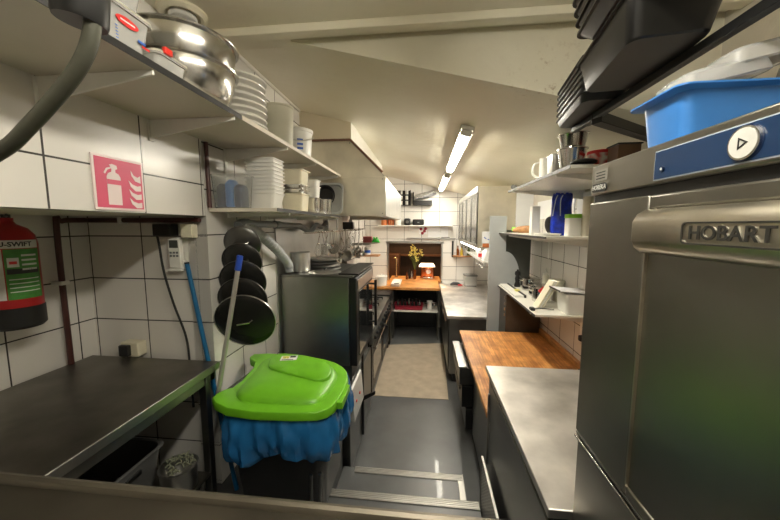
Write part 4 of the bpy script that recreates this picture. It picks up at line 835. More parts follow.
# ------------------------------------------------------------------ right side: floor units
t = thing('far_steel_counter', 'stainless work counter near the end wall under the glass-door cabinet', 'counter', (.8, 5.2, 0))
obj('worktop', MB().box(.293, 1.325, 4.06, 6.39, .865, .905), 'steel_top', t, .004)
obj('upstand', MB().box(1.30, 1.325, 4.06, 6.39, .905, .98), 'steel_top', t, .002)
obj('cabinet', MB().box(.335, 1.32, 4.085, 6.38, .12, .864), 'steel_dull', t, .003)
for y0 in (4.12, 4.88, 5.64):
    dr = obj('door', MB().box(.315, .335, y0, y0 + .72, .16, .84), 'steel_dark', t, .004); obj('handle', MB().cyl((.29, y0 + .06, .8), (.29, y0 + .66, .8), .009).cyl((.315, y0 + .1, .8), (.29, y0 + .1, .8), .006).cyl((.315, y0 + .62, .8), (.29, y0 + .62, .8), .006), 'steel_pol', dr)
obj('plinth', MB().box(.38, 1.3, 4.12, 6.36, 0, .12), 'black', t)

t = thing('wooden_worktop', 'butcher block worktop with back edge on a dark drawer unit', 'worktop', (.87, 2.84, 0))
obj('block', MB().box(.41, 1.325, 2.01, 3.67, .81, .85), 'wood', t, .005)
obj('back_edge', MB().box(1.29, 1.325, 2.01, 3.67, .851, .905), 'wood', t, .004)
obj('unit', MB().box(.47, 1.31, 2.04, 3.64, .10, .808), 'black_m', t, .003)
for y0, y1 in ((2.08, 2.84),): obj('door', MB().box(.455, .47, y0, y1, .14, .78), 'steel_dark', t, .003)
dr = obj('drawer', MB().box(.335, .468, 2.90, 3.56, .58, .74), 'steel_dark', t, .003); obj('drawer_rim', MB().box(.325, .40, 2.895, 3.565, .74, .756), 'steel', dr, .003, label='bright steel rim')
dr = obj('drawer', MB().box(.36, .468, 2.90, 3.56, .36, .56), 'black_m', t, .003); obj('handle', MB().box(.345, .362, 3.0, 3.46, .48, .50), 'steel_dark', dr)
obj('drawer', MB().box(.40, .468, 2.90, 3.56, .14, .34), 'black_m', t, .003)
obj('plinth', MB().box(.52, 1.28, 2.08, 3.60, 0, .10), 'black', t)

t = thing('steel_counter', 'stainless steel counter cabinet between the dishwasher and the wooden worktop', 'counter', (.86, 1.48, 0))
obj('worktop', MB().box(.392, 1.325, .958, 2.0, 1.14, 1.172), 'steel_top', t, .004)
obj('cabinet', MB().box(.415, 1.31, .965, 1.99, .06, 1.139), 'steel_dark', t, .003)
dr = obj('door', MB().box(.40, .415, .98, 1.86, .10, 1.11), 'steel_dark', t, .004); obj('handle', MB().box(.388, .4, 1.87, 1.885, .60, 1.05), 'steel_dull', t, .003)
obj('plinth', MB().box(.45, 1.28, 1.0, 1.96, 0, .06), 'black', t)
t = thing('perforated_guard', 'small perforated metal guard plate beside the steps', 'guard', (.37, 1.65, 0))
obj('plate', MB().box(.360, .364, 1.44, 1.86, .0, .65), 'perf', t); obj('top_edge', MB().box(.356, .368, 1.44, 1.86, .65, .658), 'alu', t); obj('rear_edge', MB().box(.356, .368, 1.86, 1.866, .0, .655), 'alu', t)
t = thing('slim_fridge', 'dark slim fridge column behind the wooden worktop', 'fridge', (1.06, 3.86, 0))
obj('cabinet', MB().box(.93, 1.31, 3.70, 4.02, 0, 1.30), mat('dark_brown_steel', (.10, .085, .07), .35, .6, var=.2), t, .004)
for k in range(4): obj('hook', MB().box(.916, .931, 3.72, 3.74, 1.02 + k * .065, 1.055 + k * .065), 'steel_pol', t, .002)
t = thing('spray_bottle', 'black trigger spray bottle standing at the wall end of the worktop', 'bottle', (1.23, 2.60, .851))
obj('flask', MB().lathe([(.001, 0), (.03, 0), (.032, .05), (.014, .08), (.012, .095), (.001, .095)], 1.22, 2.45, .851, 18), 'black', t); obj('trigger', MB().prism([(1.165, .975), (1.25, .98), (1.265, .965), (1.245, .945), (1.20, .945), (1.195, .91), (1.185, .91), (1.185, .945), (1.165, .955)], 'y', 2.435, 2.465), 'black', t, .004)
t = thing('bottle_opener', 'black bottle opener handle fixed to the tiles above the worktop', 'handle', (1.31, 2.70, 1.12)); obj('grip', MB().box(1.255, 1.33, 2.66, 2.70, 1.115, 1.165), 'black', t, .012)

# ------------------------------------------------------------------ right wall: shelves
def rshelf(label, x0, y0, y1, z, ups, th=.018):
    return wall_shelf('wall_shelf', label, x0, WR, y0, y1, z, ups, 'edge_black', 'white_lam', th, side=1, uh=.25)
rshelf('lower white shelf with pots and cutting boards on the right wall', .90, 2.66, 4.0, 1.33, (2.8, 3.6))
rshelf('middle white shelf with the blue carrier bag on the right wall', .90, 2.50, 4.08, 1.97, (2.72, 3.6))
rshelf('upper white shelf with the steel pitchers under the sloping ceiling', .75, 1.80, 3.05, 2.368, (2.0, 2.9))

# lower shelf goods (1.331)
Z3 = 1.331
t = thing('film_cutter', 'long white cling film cutter lying along the lower shelf edge', 'cutter', (1.0, 3.75, Z3)); obj('bar', MB().box(.915, 1.0, 3.30, 3.98, Z3, Z3 + .02), 'white', t, .003); obj('rail', MB().box(1.0, 1.02, 3.28, 3.98, Z3, Z3 + .028), 'black', t, .003); obj('slider', MB().box(.975, 1.02, 3.50, 3.56, Z3 + .02, Z3 + .04), 'yellow', t, .003)
t = thing('pepper_mill', 'black pepper mill at the far end of the lower shelf', 'mill', (1.10, 3.9, Z3))
obj('body', MB().lathe([(.001, 0), (.034, 0), (.036, .02), (.024, .06), (.03, .10), (.022, .13)], 1.10, 3.9, Z3, 24), 'black', t); obj('head', MB().lathe([(.022, 0), (.034, .02), (.030, .05), (.012, .062), (.012, .075), (.001, .08)], 1.10, 3.9, Z3 + .13, 24), 'black', t)
def pot(label, x, y, r_, h_, m='steel_pol'):
    t = thing('saucepan', label, 'pot', (x, y, Z3), 'steel pots on the lower shelf')
    obj('pan', MB().lathe([(.001, 0), (r_ - .006, 0), (r_, .008), (r_, h_ - .004), (r_ + .008, h_), (r_ - .003, h_), (r_ - .004, .01), (.001, .006)], x, y, Z3, 36), m, t)
    obj('lid', MB().lathe([(r_ + .009, .001), (r_ + .008, .006), (r_ * .6, .016), (.001, .02)], x, y, Z3 + h_, 36), m, t)
    for s_ in (-1, 1): obj('handle', MB().tube([(x - r_ * .98, y + s_ * .03, Z3 + h_ - .02), (x - r_ - .03, y + s_ * .025, Z3 + h_ - .016)] + ([(x - r_ - .03, y, Z3 + h_ - .016)] if s_ < 0 else []), .005, 6, False), m, t)
pot('steel saucepan with lid beside the pepper mill', 1.20, 3.72, .095, .13)
pot('steel saucepan with lid behind the leaning cutting boards', 1.125, 3.16, .09, .13)
pot('steel saucepan between the two other pans on the lower shelf', 1.17, 3.44, .08, .115)
t = thing('squeeze_bottle', 'clear squeeze bottle with nozzle behind the saucepans', 'bottle', (1.27, 3.56, Z3)); obj('flask', MB().lathe([(.001, 0), (.033, 0), (.034, .19), (.026, .20), (.001, .2)], 1.285, 3.53, Z3, 22), 'frosted', t); obj('nozzle', MB().lathe([(.03, 0), (.03, .015), (.01, .025), (.005, .07), (.001, .07)], 1.285, 3.53, Z3 + .2, 18), 'white', t)
b_ = thing('lunch_box', 'frosted plastic box with brown contents against the right wall tiles', 'container', (1.24, 3.26, Z3)); obj('tub', MB().tub(1.277, 3.22, Z3, .085, .15, .19, .92, .003, .008, .02), 'frosted', b_)
obj('lid', MB().loft([rr(1.277, 3.22, Z3 + .19 + d, .048, .082, .02) for d in (.001, .012)]), 'frosted', b_)
single('red_tag', MB().box(1.06, 1.10, 3.035, 3.045, Z3 + .10, Z3 + .16).xf(rot('Y', 45, (1.08, 3.04, Z3 + .13))).box(1.076, 1.084, 3.036, 3.044, Z3, Z3 + .11), 'redlogo', 'red diamond tag standing by the cutting boards', 'tag')
t = thing('white_bin', 'large white tub on the lower shelf next to the dishwasher', 'tub', (1.20, 2.78, Z3)); obj('shell', MB().tub(1.225, 2.78, Z3, .17, .22, .17, .88, .004, .008, .03), 'white', t)
for k in range(3):
    b = MB().box(-.012, 0, -.18, .18, 0, .30).xf(T((1.03 + k * .018, 3.0 - .01 * k, Z3 + .002)) @ Matrix.Rotation(R(22), 4, 'Y') @ Matrix.Rotation(R(-62), 4, 'Z') @ T((.0, .0, 0)))
    b = MB().box(1.00 + k * .019, 1.012 + k * .019, 2.90, 3.02, Z3, Z3 + .27).xf(rot('Y', 28, (1.0 + k * .019, 2.96, Z3)))
    single('cutting_board', b, ('cream', 'white', 'cream')[k], ('cream cutting board leaning, nearest the shelf edge of the three', 'white cutting board leaning between two cream ones', 'cream cutting board leaning, nearest the tiles of the three')[k].replace('nearest', 'closer to'), 'cutting board', 'cutting boards leaning on the lower shelf', bev=.003)
t = thing('whisk_brush', 'dark pastry brush lying at the shelf edge below the boards', 'brush', (.96, 2.82, Z3)); obj('handle', MB().tube([(.93, 2.80, Z3 + .01), (1.0, 2.82, Z3 + .014), (1.10, 2.80, Z3 + .012)], .007, 8), 'steel_dark', t); obj('head', MB().box(.905, .94, 2.775, 2.83, Z3 + .001, Z3 + .026), 'black', t, .005)
t = thing('clipboard', 'white clipboard with dark edge slanting above the white tub', 'clipboard', (1.22, 2.76, Z3 + .18)); b = MB().box(1.09, 1.32, 2.67, 2.89, 1.515, 1.522).xf(rot('Y', 4, (1.2, 2.78, 1.515))); obj('sheet', b, 'paper', t); obj('edge', MB().box(1.082, 1.09, 2.67, 2.89, 1.511, 1.524).xf(rot('Y', 4, (1.2, 2.78, 1.515))), 'black', t)

# middle shelf goods (1.971)
Z4 = 1.971
t = thing('cap_bottle', 'white bottle lying with lime green cap at the end of the middle shelf', 'bottle', (1.05, 3.95, Z4)); obj('flask', MB().tube([(1.08, 3.90, Z4 + .042), (1.16, 3.84, Z4 + .042), (1.22, 3.80, Z4 + .042)], [.035, .04, .04], 18, False), 'white', t); obj('neck', MB().cyl((1.055, 3.92, Z4 + .042), (1.08, 3.90, Z4 + .042), .02), 'black', t); obj('cap', MB().cyl((1.03, 3.94, Z4 + .042), (1.058, 3.918, Z4 + .042), .027), 'green_pale', t, label='lime green cap')
t = thing('bread_loaf', 'brown loaf lying on the middle shelf behind the white box', 'bread', (1.08, 3.45, Z4)); obj('loaf', MB().tube([(.95, 3.62, Z4 + .03), (1.0, 3.58, Z4 + .04), (1.08, 3.50, Z4 + .045), (1.16, 3.44, Z4 + .035)], [.012, .034, .04, .012], 14), 'bread', t)
single('white_carton', MB().box(.955, 1.025, 3.02, 3.09, Z4, Z4 + .255), 'white', 'tall narrow white carton at the front of the middle shelf', 'carton', bev=.003)
t = thing('dish_drainer_plate', 'black round plate standing against a white plate on the middle shelf', 'plate', (1.15, 3.0, Z4)); M_ = T((1.12, 3.06, Z4 + .082)) @ Matrix.Rotation(R(35), 4, 'Z') @ Matrix.Rotation(R(82), 4, 'X')
obj('disc', MB().lathe([(.001, 0), (.05, 0), (.08, .012), (.078, .016), (.05, .005), (.001, .005)], 0, 0, 0, 32).xf(M_), 'black', t)
M_ = T((1.16, 3.11, Z4 + .091)) @ Matrix.Rotation(R(35), 4, 'Z') @ Matrix.Rotation(R(82), 4, 'X')
single('white_plate', MB().lathe([(.001, 0), (.055, 0), (.09, .012), (.088, .016), (.055, .005), (.001, .005)], 0, 0, 0, 32).xf(M_), 'porcelain', 'white plate standing behind the black round plate', 'plate')
rings = []
for i, (z, a, b2) in enumerate(((0, .07, .045), (.05, .08, .055), (.15, .078, .05), (.25, .076, .04), (.31, .08, .03), (.345, .07, .018))):
    rings.append([(1.13 + a * math.cos(q * math.pi / 18) + .006 * math.sin(q * 1.7 + i), 2.83 + b2 * math.sin(q * math.pi / 18) + .006 * math.cos(q * 2.3 + i * 2), Z4 + z + .008 * math.sin(q * .9) * (i > 3)) for q in range(36)])
t = thing('carrier_bag', 'crumpled blue carrier bag with pale handles on the middle shelf', 'bag', (1.13, 2.83, Z4)); obj('sack', MB().loft(rings, True, False), 'bluebag2', t, smooth=70)
for s_ in (-1, 1): obj('handle', MB().tube([(1.13 + s_ * .02 - .03, 2.80, Z4 + .33), (1.075 + s_ * .02, 2.775, Z4 + .28), (1.065 + s_ * .03, 2.765, Z4 + .16)], .004, 6), 'paleblue', t)
t = thing('lime_lid_tub', 'white tub with lime green lid beside the carrier bag', 'tub', (1.16, 2.66, Z4)); obj('can', MB().loft([rr(1.155, 2.67, Z4 + z, .048, .043, .012) for z in (0, .14)]), 'white', t); obj('lid', MB().loft([rr(1.155, 2.67, Z4 + .141 + z, .051, .046, .012) for z in (0, .03)]), 'green_pale', t, label='lime green lid')
for k, (x, y, h_) in enumerate(((1.225, 2.60, .30), (1.285, 2.72, .27))):
    single('steel_canister', MB().lathe([(.001, 0), (.034, 0), (.036, .004), (.036, h_ - .004), (.034, h_), (.001, h_)], x, y, Z4, 24), 'steel_warm', ('tall steel canister at the near end of the middle shelf', 'shorter steel canister behind the tall one on the middle shelf')[k], 'canister', 'steel canisters')
single('flat_tray', MB().tub(.98, 2.72, Z4, .13, .24, .02, .95, .003, .004, .02), 'white', 'flat white tray lying under the front of the middle shelf goods', 'tray')
single('white_board', MB().box(1.125, 1.329, 4.17, 4.185, 1.99, 2.46), 'paper', 'small white board standing out beside the glass cabinet above the bread', 'board', bev=.002)
for k, (y0, y1, z0, z1) in enumerate(((3.55, 4.0, 2.13, 2.33), (3.05, 3.5, 2.12, 2.32), (2.6, 3.0, 2.15, 2.33))):
    single('wall_notice', MB().box(1.322, 1.329, y0, y1, z0, z1), 'paper', ('white notice on the right wall at the far end above the bread', 'white notice on the right wall behind the white carton', 'white notice on the right wall behind the blue bag')[k], 'notice', 'notices on the right wall')

# upper shelf goods (2.369)
Z5 = 2.369
t = thing('tape_roll', 'white tape dispenser hanging over the far end of the upper shelf', 'dispenser', (.78, 3.0, Z5)); obj('roll', MB().cyl((.765, 2.96, Z5 + .022), (.80, 3.03, Z5 + .022), .02, 20), 'steel_dark', t); obj('body', MB().prism([(.76, Z5), (.95, Z5), (.95, Z5 + .03), (.80, Z5 + .02)], 'y', 2.92, 2.955), 'white', t, .004)
t = thing('white_jug', 'white plastic jug at the far end of the upper shelf', 'jug', (.85, 2.75, Z5)); obj('body', MB().lathe([(.001, 0), (.05, 0), (.052, .17), (.056, .18), (.05, .18), (.046, .01), (.001, .006)], .90, 2.56, Z5, 28), 'white', t); obj('handle', MB().tube([(.87, 2.60, Z5 + .16), (.835, 2.64, Z5 + .15), (.83, 2.65, Z5 + .08), (.865, 2.605, Z5 + .04)], .009, 8), 'white', t)
gn('square steel container beside the white jug on the upper shelf', .90, 2.36, Z5, .11, .12, .16, 'steel', 'steel_bin', 'steel bins on the upper shelf')
gn('square cream container behind the white jug on the upper shelf', 1.03, 2.46, Z5, .10, .10, .17, 'cream', 'cream_bin', None)
def pitcher(label, x, y, z, r0, r1, h_):
    t = thing('steel_pitcher', label, 'pitcher', (x, y, z), 'steel pitchers on the upper shelf')
    obj('cup', MB().lathe([(.001, 0), (r0, 0), (r1, h_ - .004), (r1 + .004, h_), (r1 - .002, h_), (r0 - .002, .006), (.001, .005)], x, y, z, 36), 'steel_pol', t)
    obj('rim', MB().lathe([(r1, h_ - .006), (r1 + .007, h_ - .004), (r1 + .007, h_), (r1, h_ + .001)], x, y, z, 36, False, False), 'steel_pol', t)
pitcher('steel pitcher on the upper shelf with another one stacked in it', .872, 2.085, Z5, .056, .080, .138)
pitcher('steel pitcher stacked in the top of another pitcher', .874, 2.085, Z5 + .088, .052, .080, .135)
t = thing('pattern_tub', 'red and white patterned tub behind the steel pitchers', 'tub', (.986, 1.99, Z5)); obj('can', MB().lathe([(.001, 0), (.06, 0), (.064, .085), (.001, .085)], .986, 1.99, Z5, 32), 'tin', t); obj('lid', MB().lathe([(.067, 0), (.067, .016), (.001, .02)], .986, 1.99, Z5 + .085, 32), 'redlogo', t, label='red lid')
t = thing('brown_carton', 'dark brown carton on the upper shelf beside the patterned tub', 'carton', (.95, 1.89, Z5)); obj('box', MB().box(.985, 1.095, 1.815, 1.915, Z5, Z5 + .10), 'cardboard', t, .003); obj('flap', MB().box(.98, 1.10, 1.81, 1.92, Z5 + .10, Z5 + .106), 'black', t)
for k in range(2): single('black_pan_cover', MB().lathe([(.065, 0), (.065, .008), (.05, .018), (.001, .022)], .855 + k * .006, 1.915 - k * .01, Z5 + k * .0235, 28), 'black', ('flat black lid lying on the upper shelf before the patterned tub', 'flat black lid lying on top of another black lid')[k], 'lid', 'black lids on the upper shelf')

# ------------------------------------------------------------------ upper cabinet, grey panel and small things at the right far end
t = thing('glass_cabinet', 'wall cabinet with sliding glass doors over the far counter', 'cabinet', (.9, 5.2, 1.76))
cx0, cx1, cy0, cy1, cz0, cz1 = .645, 1.12, 4.17, 6.36, 1.775, 2.545
obj('shell', MB().box(cx0 + .02, cx1, cy0, cy0 + .02, cz0, cz1).box(cx0 + .02, cx1, cy1 - .02, cy1, cz0, cz1).box(cx0 + .02, cx1, cy0, cy1, cz0, cz0 + .02).box(cx0 + .02, cx1, cy0, cy1, cz1 - .02, cz1).box(cx1 - .02, cx1, cy0, cy1, cz0, cz1), 'steel_warm', t, .002)
obj('wall_batten', MB().box(cx1, WR, cy0 + .4, cy1 - .1, cz0 + .5, cz0 + .56), 'steel_warm', t)
obj('head_rail', MB().box(cx0, cx0 + .02, cy0, cy1, cz1 - .08, cz1), 'steel', t, .002); obj('foot_rail', MB().box(cx0, cx0 + .02, cy0, cy1, cz0, cz0 + .04), 'steel', t, .002)
n = 4; wv = (cy1 - cy0) / n
for k in range(n):
    a = cy0 + k * wv; d_ = obj('sliding_door', MB().box(cx0 + .002, cx0 + .018, a, a + .035, cz0 + .041, cz1 - .081).box(cx0 + .002, cx0 + .018, a + wv - .045, a + wv - .002, cz0 + .041, cz1 - .081), 'steel_dark', t, .002)
    obj('pane', MB().box(cx0 + .008, cx0 + .012, a + .045, a + wv - .045, cz0 + .041, cz1 - .081), 'smoked', d_)
b = MB(); arc = [(.985 + .19 * math.cos(R(a)) , 1.30 + .44 * math.sin(R(a))) for a in range(90, -1, -6)]
single('grey_partition', b.prism([(.785, 0), (1.175, 0)] + arc[::-1] + [(.985, 2.17), (.785, 2.17)], 'y', 4.025, 4.043), 'greypanel', 'light grey partition panel with a rounded shoulder between the counters', 'panel', bev=.003)
single('dark_panel', MB().box(.80, 1.298, 4.10, 4.12, .906, 2.0), 'darkpanel', 'dark grey splash panel behind the rounded grey partition', 'panel')
t = thing('hanging_strip_lamp', 'lit white strip lamp under the glass-door cabinet', 'lamp', (.685, 5.0, 1.745))
obj('lamp_housing', MB().box(.67, .72, 4.19, 6.1, 1.762, 1.773), 'fix', t, .002); obj('diffuser', MB().box(.668, .705, 4.20, 6.08, 1.742, 1.762), mat('strip_lamp_tube', (1, .97, .9), .5, emit=7), t, .004)
t = thing('ticket_shelf', 'slim white shelf under the glass-door cabinet', 'shelf', (.9, 5.1, 1.62)); obj('board', MB().box(.76, .95, 4.20, 5.9, 1.575, 1.59), 'white_lam', t, .002); obj('edge_rail', MB().box(.752, .76, 4.20, 5.9, 1.57, 1.605), 'white', t, .002)
for y in (4.62, 5.6): obj('hanger', MB().box(.92, .93, y, y + .02, 1.59, 1.774), 'white', t)
t = thing('first_aid_box', 'small white box with red front on the slim white shelf', 'box', (.82, 4.85, 1.591)); obj('case', MB().box(.765, .88, 4.78, 4.9, 1.591, 1.69), 'white', t, .006); obj('red_front', MB().box(.78, .865, 4.776, 4.78, 1.60, 1.65), 'redlogo', t)
t = thing('wipes_pack', 'white and blue wipes pack bulging on the slim white shelf', 'pack', (.84, 4.4, 1.591)); obj('pouch', MB().loft([rr(.855, 4.33, 1.591 + z, a, .11, .04) for z, a in ((0, .08), (.03, .09), (.10, .088), (.15, .06), (.165, .02))]), 'white', t, smooth=60); obj('label_band', MB().box(.83, .91, 4.212, 4.222, 1.625, 1.68), 'bluelabel', t)
t = thing('notice_sign', 'white card with blue marks hanging on the glass cabinet end', 'notice', (.78, 4.165, 1.8)); obj('sheet', MB().box(.72, .84, 4.162, 4.168, 1.83, 1.98), 'paper', t); obj('mark', MB().box(.74, .775, 4.160, 4.163, 1.89, 1.90).xf(rot('Y', 30, (.757, 4.16, 1.895))).box(.79, .82, 4.160, 4.163, 1.88, 1.89).xf(rot('Y', 10, (.78, 4.16, 1.89))), 'bluelabel', t); obj('foot_strip', MB().box(.73, .83, 4.163, 4.168, 1.78, 1.83), 'orange', t)
t = thing('corner_shelf', 'small round-edged wooden shelf of bottles on the end wall', 'shelf', (.7, 6.28, 1.45))
obj('board', MB().prism([(.55, 6.395)] + [(.75 + .21 * math.cos(R(a)), 6.395 - .21 * math.sin(R(a))) for a in range(180, -1, -15)], 'z', 1.455, 1.48), 'wood_small', t, .003)
obj('backplate', MB().box(.53, .56, 6.36, 6.399, 1.44, 1.76), 'black_m', t)
for k, (x, y, m, h_, lb_) in enumerate(((.64, 6.30, 'amber', .17, 'amber sauce bottle on the small wooden corner shelf'), (.71, 6.28, 'oil', .16, 'yellow oil bottle on the small wooden corner shelf'), (.78, 6.30, 'white', .15, 'white bottle on the small wooden corner shelf'), (.85, 6.33, 'leaf', .15, 'dark green bottle on the small wooden corner shelf'))):
    t = thing('sauce_bottle', lb_, 'bottle', (x, y, 1.481), 'bottles on the corner shelf'); obj('flask', MB().lathe([(.001, 0), (.028, 0), (.029, h_ * .6), (.012, h_ * .85), (.012, h_), (.001, h_)], x, y, 1.481, 18), m, t); obj('cap', MB().lathe([(.014, 0), (.014, .02), (.001, .022)], x, y, 1.481 + h_, 14), 'black', t)
t = thing('toaster', 'square steel toaster on the far counter by the end wall', 'toaster', (.86, 6.2, .906)); obj('casing', MB().box(.76, .99, 6.12, 6.32, .92, 1.13), 'steel', t, .012); obj('slot', MB().box(.79, .96, 6.17, 6.19, 1.128, 1.132).box(.79, .96, 6.24, 6.26, 1.128, 1.132), 'black', t); obj('top_rim', MB().box(.752, .998, 6.11, 6.33, 1.10, 1.125), 'steel_dark', t, .005); obj('foot', MB().box(.77, .98, 6.13, 6.31, .906, .92), 'black', t)
t = thing('ladle_rest', 'dark cloth bundle with red edge beside the steel toaster', 'cloth', (.62, 6.2, .906)); obj('cloth_fold', MB().tube([(.50, 6.2, .925), (.57, 6.22, .945), (.65, 6.2, .94), (.71, 6.18, .922)], [.012, .03, .03, .010], 10), 'black', t); obj('red_edge', MB().tube([(.64, 6.15, .925), (.69, 6.15, .925), (.72, 6.16, .925)], .012, 8), 'redlogo', t)
t = thing('hook_rail', 'row of steel hooks below the slim white shelf', 'hook rail', (.8, 4.3, 1.5)); obj('strip', MB().box(.765, .78, 4.20, 4.6, 1.555, 1.5745), 'steel_pol', t)
for k in range(4): obj('hook', MB().tube([(.772, 4.22 + k * .12, 1.558), (.758, 4.22 + k * .12, 1.53), (.738, 4.22 + k * .12, 1.515), (.722, 4.22 + k * .12, 1.535)], .005, 6), 'steel_pol', t)

# ------------------------------------------------------------------ dishwasher
DX = .45; d0, d1 = .30, .945
t = thing('dishwasher', 'tall stainless hood dishwasher with blue control panel', 'dishwasher', (.82, .62, .5))
obj('body', MB().box(DX + .03, 1.2, d0, d1, .56, 2.115), 'dish', t, .004)
for x in (.55, 1.12):
    for y in (d0 + .06, d1 - .06): obj('foot', MB().cyl((x, y, .5), (x, y, .56), .025), 'black', t)
obj('control_housing', MB().box(DX, 1.2, d0, d1, 2.132, 2.209), 'dish', t, .004)
cp = obj('control_panel', MB().box(DX - .0015, DX, d0 + .002, .70, 2.1385, 2.1945), 'paleblue', t)
obj('blue_foil', MB().box(DX - .0022, DX - .001, d0 + .004, .698, 2.1405, 2.1925), 'bluepanel', cp)
def disc(x, y, z, r_, h_, m, nm, par, r0=0):
    pr_ = [(r0 if r0 else .0001, 0), (r_, 0), (r_, h_)] + ([(r0, h_)] if r0 else [(.0001, h_)])
    return obj(nm, MB().lathe(pr_, 0, 0, 0, 40, not r0, not r0).xf(T((x, y, z)) @ Matrix.Rotation(R(-90), 4, 'Y')), m, par)
by_, bz_ = .517, 2.1665
disc(DX - .0021, by_, bz_, .0258, .0006, 'navyring', 'dark_ring', cp)
sb = disc(DX - .0022, by_, bz_, .0235, .004, 'steel_pol', 'start_button', cp)
disc(DX - .0064, by_, bz_, .0208, .0006, 'labelwhite', 'button_face', sb)
tri = [(by_ + .006, bz_ + .0085), (by_ + .006, bz_ - .0085), (by_ - .0085, bz_)]
b = MB(); k_ = .62; c_ = (by_ + .0012, bz_); inn = [(c_[0] + (y - c_[0]) * k_, c_[1] + (z - c_[1]) * k_) for y, z in tri]
for i in range(3): j = (i + 1) % 3; b.prism([tri[i], tri[j], inn[j], inn[i]], 'x', DX - .0078, DX - .0068)
obj('start_symbol', b, 'ink', sb)
lp = disc(DX - .002, .676, 2.158, .0055, .003, 'navyring', 'indicator_lamp', cp); disc(DX - .0048, .676, 2.158, .0025, .0006, 'labelwhite', 'lens', lp)
st = obj('rating_plate', MB().box(DX - .0012, DX, .868, .925, 2.166, 2.194), mat('grey_sticker', (.36, .34, .30), .4, .4), t)
for k in range(3): obj('printed_line', MB().box(DX - .0018, DX - .001, .876, .917, 2.171 + k * .0075, 2.1735 + k * .0075), 'ink', st)
st = obj('dealer_badge', MB().loft([[(xx, y, z) for y, z, _ in rr(.902, 2.149, 0, .035, .0105, .0105, 6)] for xx in (DX, DX - .002)]), 'ink', t, label='black oval dealer badge')
obj('lettering', text('HOREKA', .0165, .0003, .0003, .2).xf(T((DX - .0024, .902, 2.1495)) @ FACE_L), 'labelwhite', st)
obj('gap', MB().box(DX + .012, DX + .03, d0, d1, 2.112, 2.134), 'black', t)
b = MB().box(DX, DX + .03, .711, d1, 1.452, 2.112).box(DX + .001, DX + .03, d0, .7105, 2.085, 2.1118).box(DX, DX + .03, d0, .71, 1.452, 1.475)
hd = obj('hood_door', b, 'dish', t, .004)
obj('inner_panel', MB().box(DX + .005, DX + .03, d0, .71, 1.475, 2.085), 'dish', hd)
obj('panel_edge', MB().box(DX - .001, DX + .005, .7065, .7105, 1.475, 2.0), 'gun', hd)
hp_ = [(DX + .01, 2.083), (DX - .004, 2.083), (DX - .018, 2.074), (DX - .026, 2.058), (DX - .026, 2.022), (DX - .020, 2.006), (DX - .008, 1.996), (DX + .012, 1.994)]
hn = obj('handle', MB().prism(hp_, 'y', d0, .716), 'gun', t, .004, smooth=60)
# badge frame and lettering on the handle
fy0, fy1, fz0, fz1 = .415, .582, 2.0205, 2.0565
bz = DX - .0262
ring = lambda e, xx: [(xx, y, z) for y, z, _ in rr((fy0 + fy1) / 2, (fz0 + fz1) / 2, 0, (fy1 - fy0) / 2 - e, (fz1 - fz0) / 2 - e, .008 - e * .5, 5)]
bd = obj('badge_frame', MB().loft([ring(0, bz), ring(0, bz - .0022), ring(.0025, bz - .0022), ring(.0025, bz)], False, False), 'steel_dark', hn)
obj('lettering', text('HOBART', .030, .0012, .0006).xf(T((bz - .0006, (fy0 + fy1) / 2 + .004, (fz0 + fz1) / 2)) @ FACE_L @ Matrix.Diagonal((1.10, 1, 1, 1))), 'steel_dark', bd)
obj('lower_panel', MB().box(DX + .008, DX + .03, d0, d1, .58, 1.43), 'dish', t, .003)
obj('lower_edge', MB().box(DX - .002, DX + .03, d0, d1, 1.431, 1.438).box(DX + .002, DX + .03, d0, d1, 1.442, 1.449), 'steel_pol', t, .001, label='bright edge strip')

# blue bin on top with clear lids
t = thing('blue_bin', 'blue plastic bin with turned-out rim on top of the dishwasher', 'bin', (.83, .87, 2.21))
bb = MB().loft([rr(.84, .868, z, hx, hy, .025, 5) for z, hx, hy in ((2.2105, .262, .058), (2.215, .268, .064), (2.345, .282, .074), (2.349, .305, .094), (2.353, .305, .094), (2.352, .278, .070), (2.22, .262, .058))])
obj('shell', bb, 'bluebin', t, smooth=40)
for k, (x, y, z, a) in enumerate(((.665, .872, 2.372, 12), (.76, .87, 2.418, 12), (.93, .868, 2.405, 5), (1.10, .87, 2.385, 0))):
    b = MB().loft([rr(0, 0, zz, hx, hy, .02, 4) for zz, hx, hy in ((0, .085, .056), (.004, .09, .06), (.03, .085, .056), (.038, .075, .047), (.030, .07, .042), (.004, .075, .05))], False, True).xf(T((x, y, z)) @ Matrix.Rotation(R(-a), 4, 'Y'))
    single('clear_tub_cover', b, 'milky', ('clear plastic lid heaped at the end of the blue bin', 'clear plastic lid second along the heap in the blue bin', 'clear plastic lid third along the heap in the blue bin', 'clear plastic lid fourth along the heap in the blue bin')[k], 'lid', 'clear lids heaped in the blue bin')
single('carton_in_bin', MB().box(.60, 1.08, .82, .915, 2.222, 2.345), 'frosted', 'pale plastic pack filling the blue bin below the clear lids', 'pack')

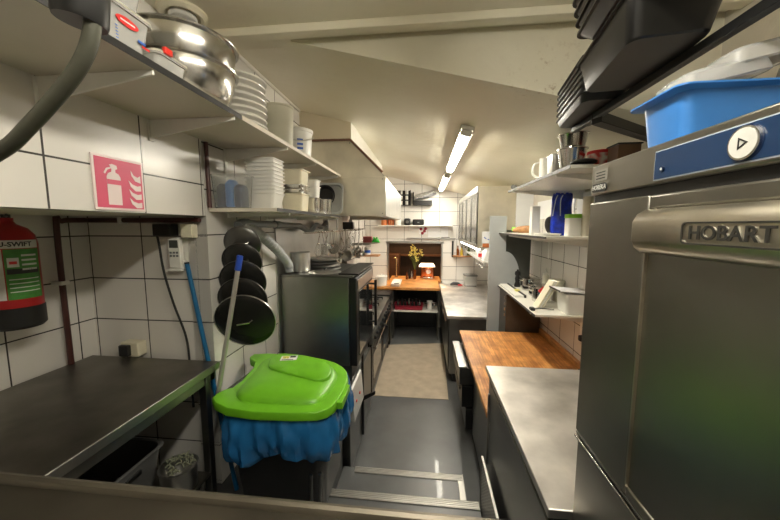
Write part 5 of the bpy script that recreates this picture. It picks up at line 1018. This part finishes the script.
# ------------------------------------------------------------------ black trays on the wall rack
t = thing('tray_rack', 'black wall rack with arms carrying the stacked trays', 'rack', (1.0, 1.35, 2.45))
obj('arm', MB().prism([(.655, 1.41), (.675, 1.37), (1.33, 1.87), (1.33, 1.93)], 'z', 2.452, 2.492), 'black_m', t, .003)
obj('arm', MB().box(.50, WR, .36, .40, 2.455, 2.494), 'black_m', t, .003)
obj('rail', MB().box(.658, .682, .401, 1.60, 2.472, 2.495), 'black_m', t, .002)
obj('wall_plate', MB().box(1.318, WR, .35, 1.95, 2.43, 2.50), 'black_m', t, .002)
def tray(label, cx, cy, z, wx, wy, h_, tp=.9, rim=.008):
    t = thing('baking_tray', label, 'tray', (cx, cy, z), 'black trays on the wall rack')
    obj('shell', MB().tub(cx, cy, z, wx, wy, h_, tp, .0012, rim, .03, 5).xf(rot('Z', -8, (cx, cy, z))), 'black_tray', t)
for k in range(6):
    tray('black baking tray, ' + ('bottom', 'second', 'third', 'fourth', 'fifth', 'topmost')[k] + ' of the small pile at the end of the wall rack', .648, 1.432, 2.4965 + k * .0245, .145, .375, .034, .93, .005)
tray('large deep black tray on the wall rack, next to the small pile of trays', .592, 1.03, 2.4965, .20, .385, .10, .86)
for k in range(4):
    tray('black baking tray, ' + ('bottom', 'second', 'third', 'topmost')[k] + ' of the pile on the large deep tray', .56 - .006 * k, .88, 2.598 + k * .030, .25, .46, .040, .85)
# ------------------------------------------------------------------ spray hose near the camera
t = thing('hanging_spray_hose', 'grey rubber spray hose with black nozzle hanging in front of the shelf', 'hose', (-.56, .5, 2.1))
obj('hose', MB().tube([(-.533, .5, 2.41), (-.536, .5, 2.385), (-.548, .5, 2.345), (-.572, .5, 2.31), (-.611, .5, 2.273), (-.675, .5, 2.222), (-.741, .5, 2.179), (-.88, .5, 2.13), (-1.05, .5, 2.12), (-1.19, .5, 2.14)], .0118, 12), 'hosegrey', t)
b = MB().lathe([(.018, 0), (.034, .0), (.036, .006), (.036, .10), (.030, .11), (.012, .13), (.012, .62)], 0, 0, 0, 28).xf(T((-.560, .5, 2.378)) @ Matrix.Rotation(R(8), 4, 'Y'))
obj('nozzle', b, 'black', t, label='black nozzle sleeve')
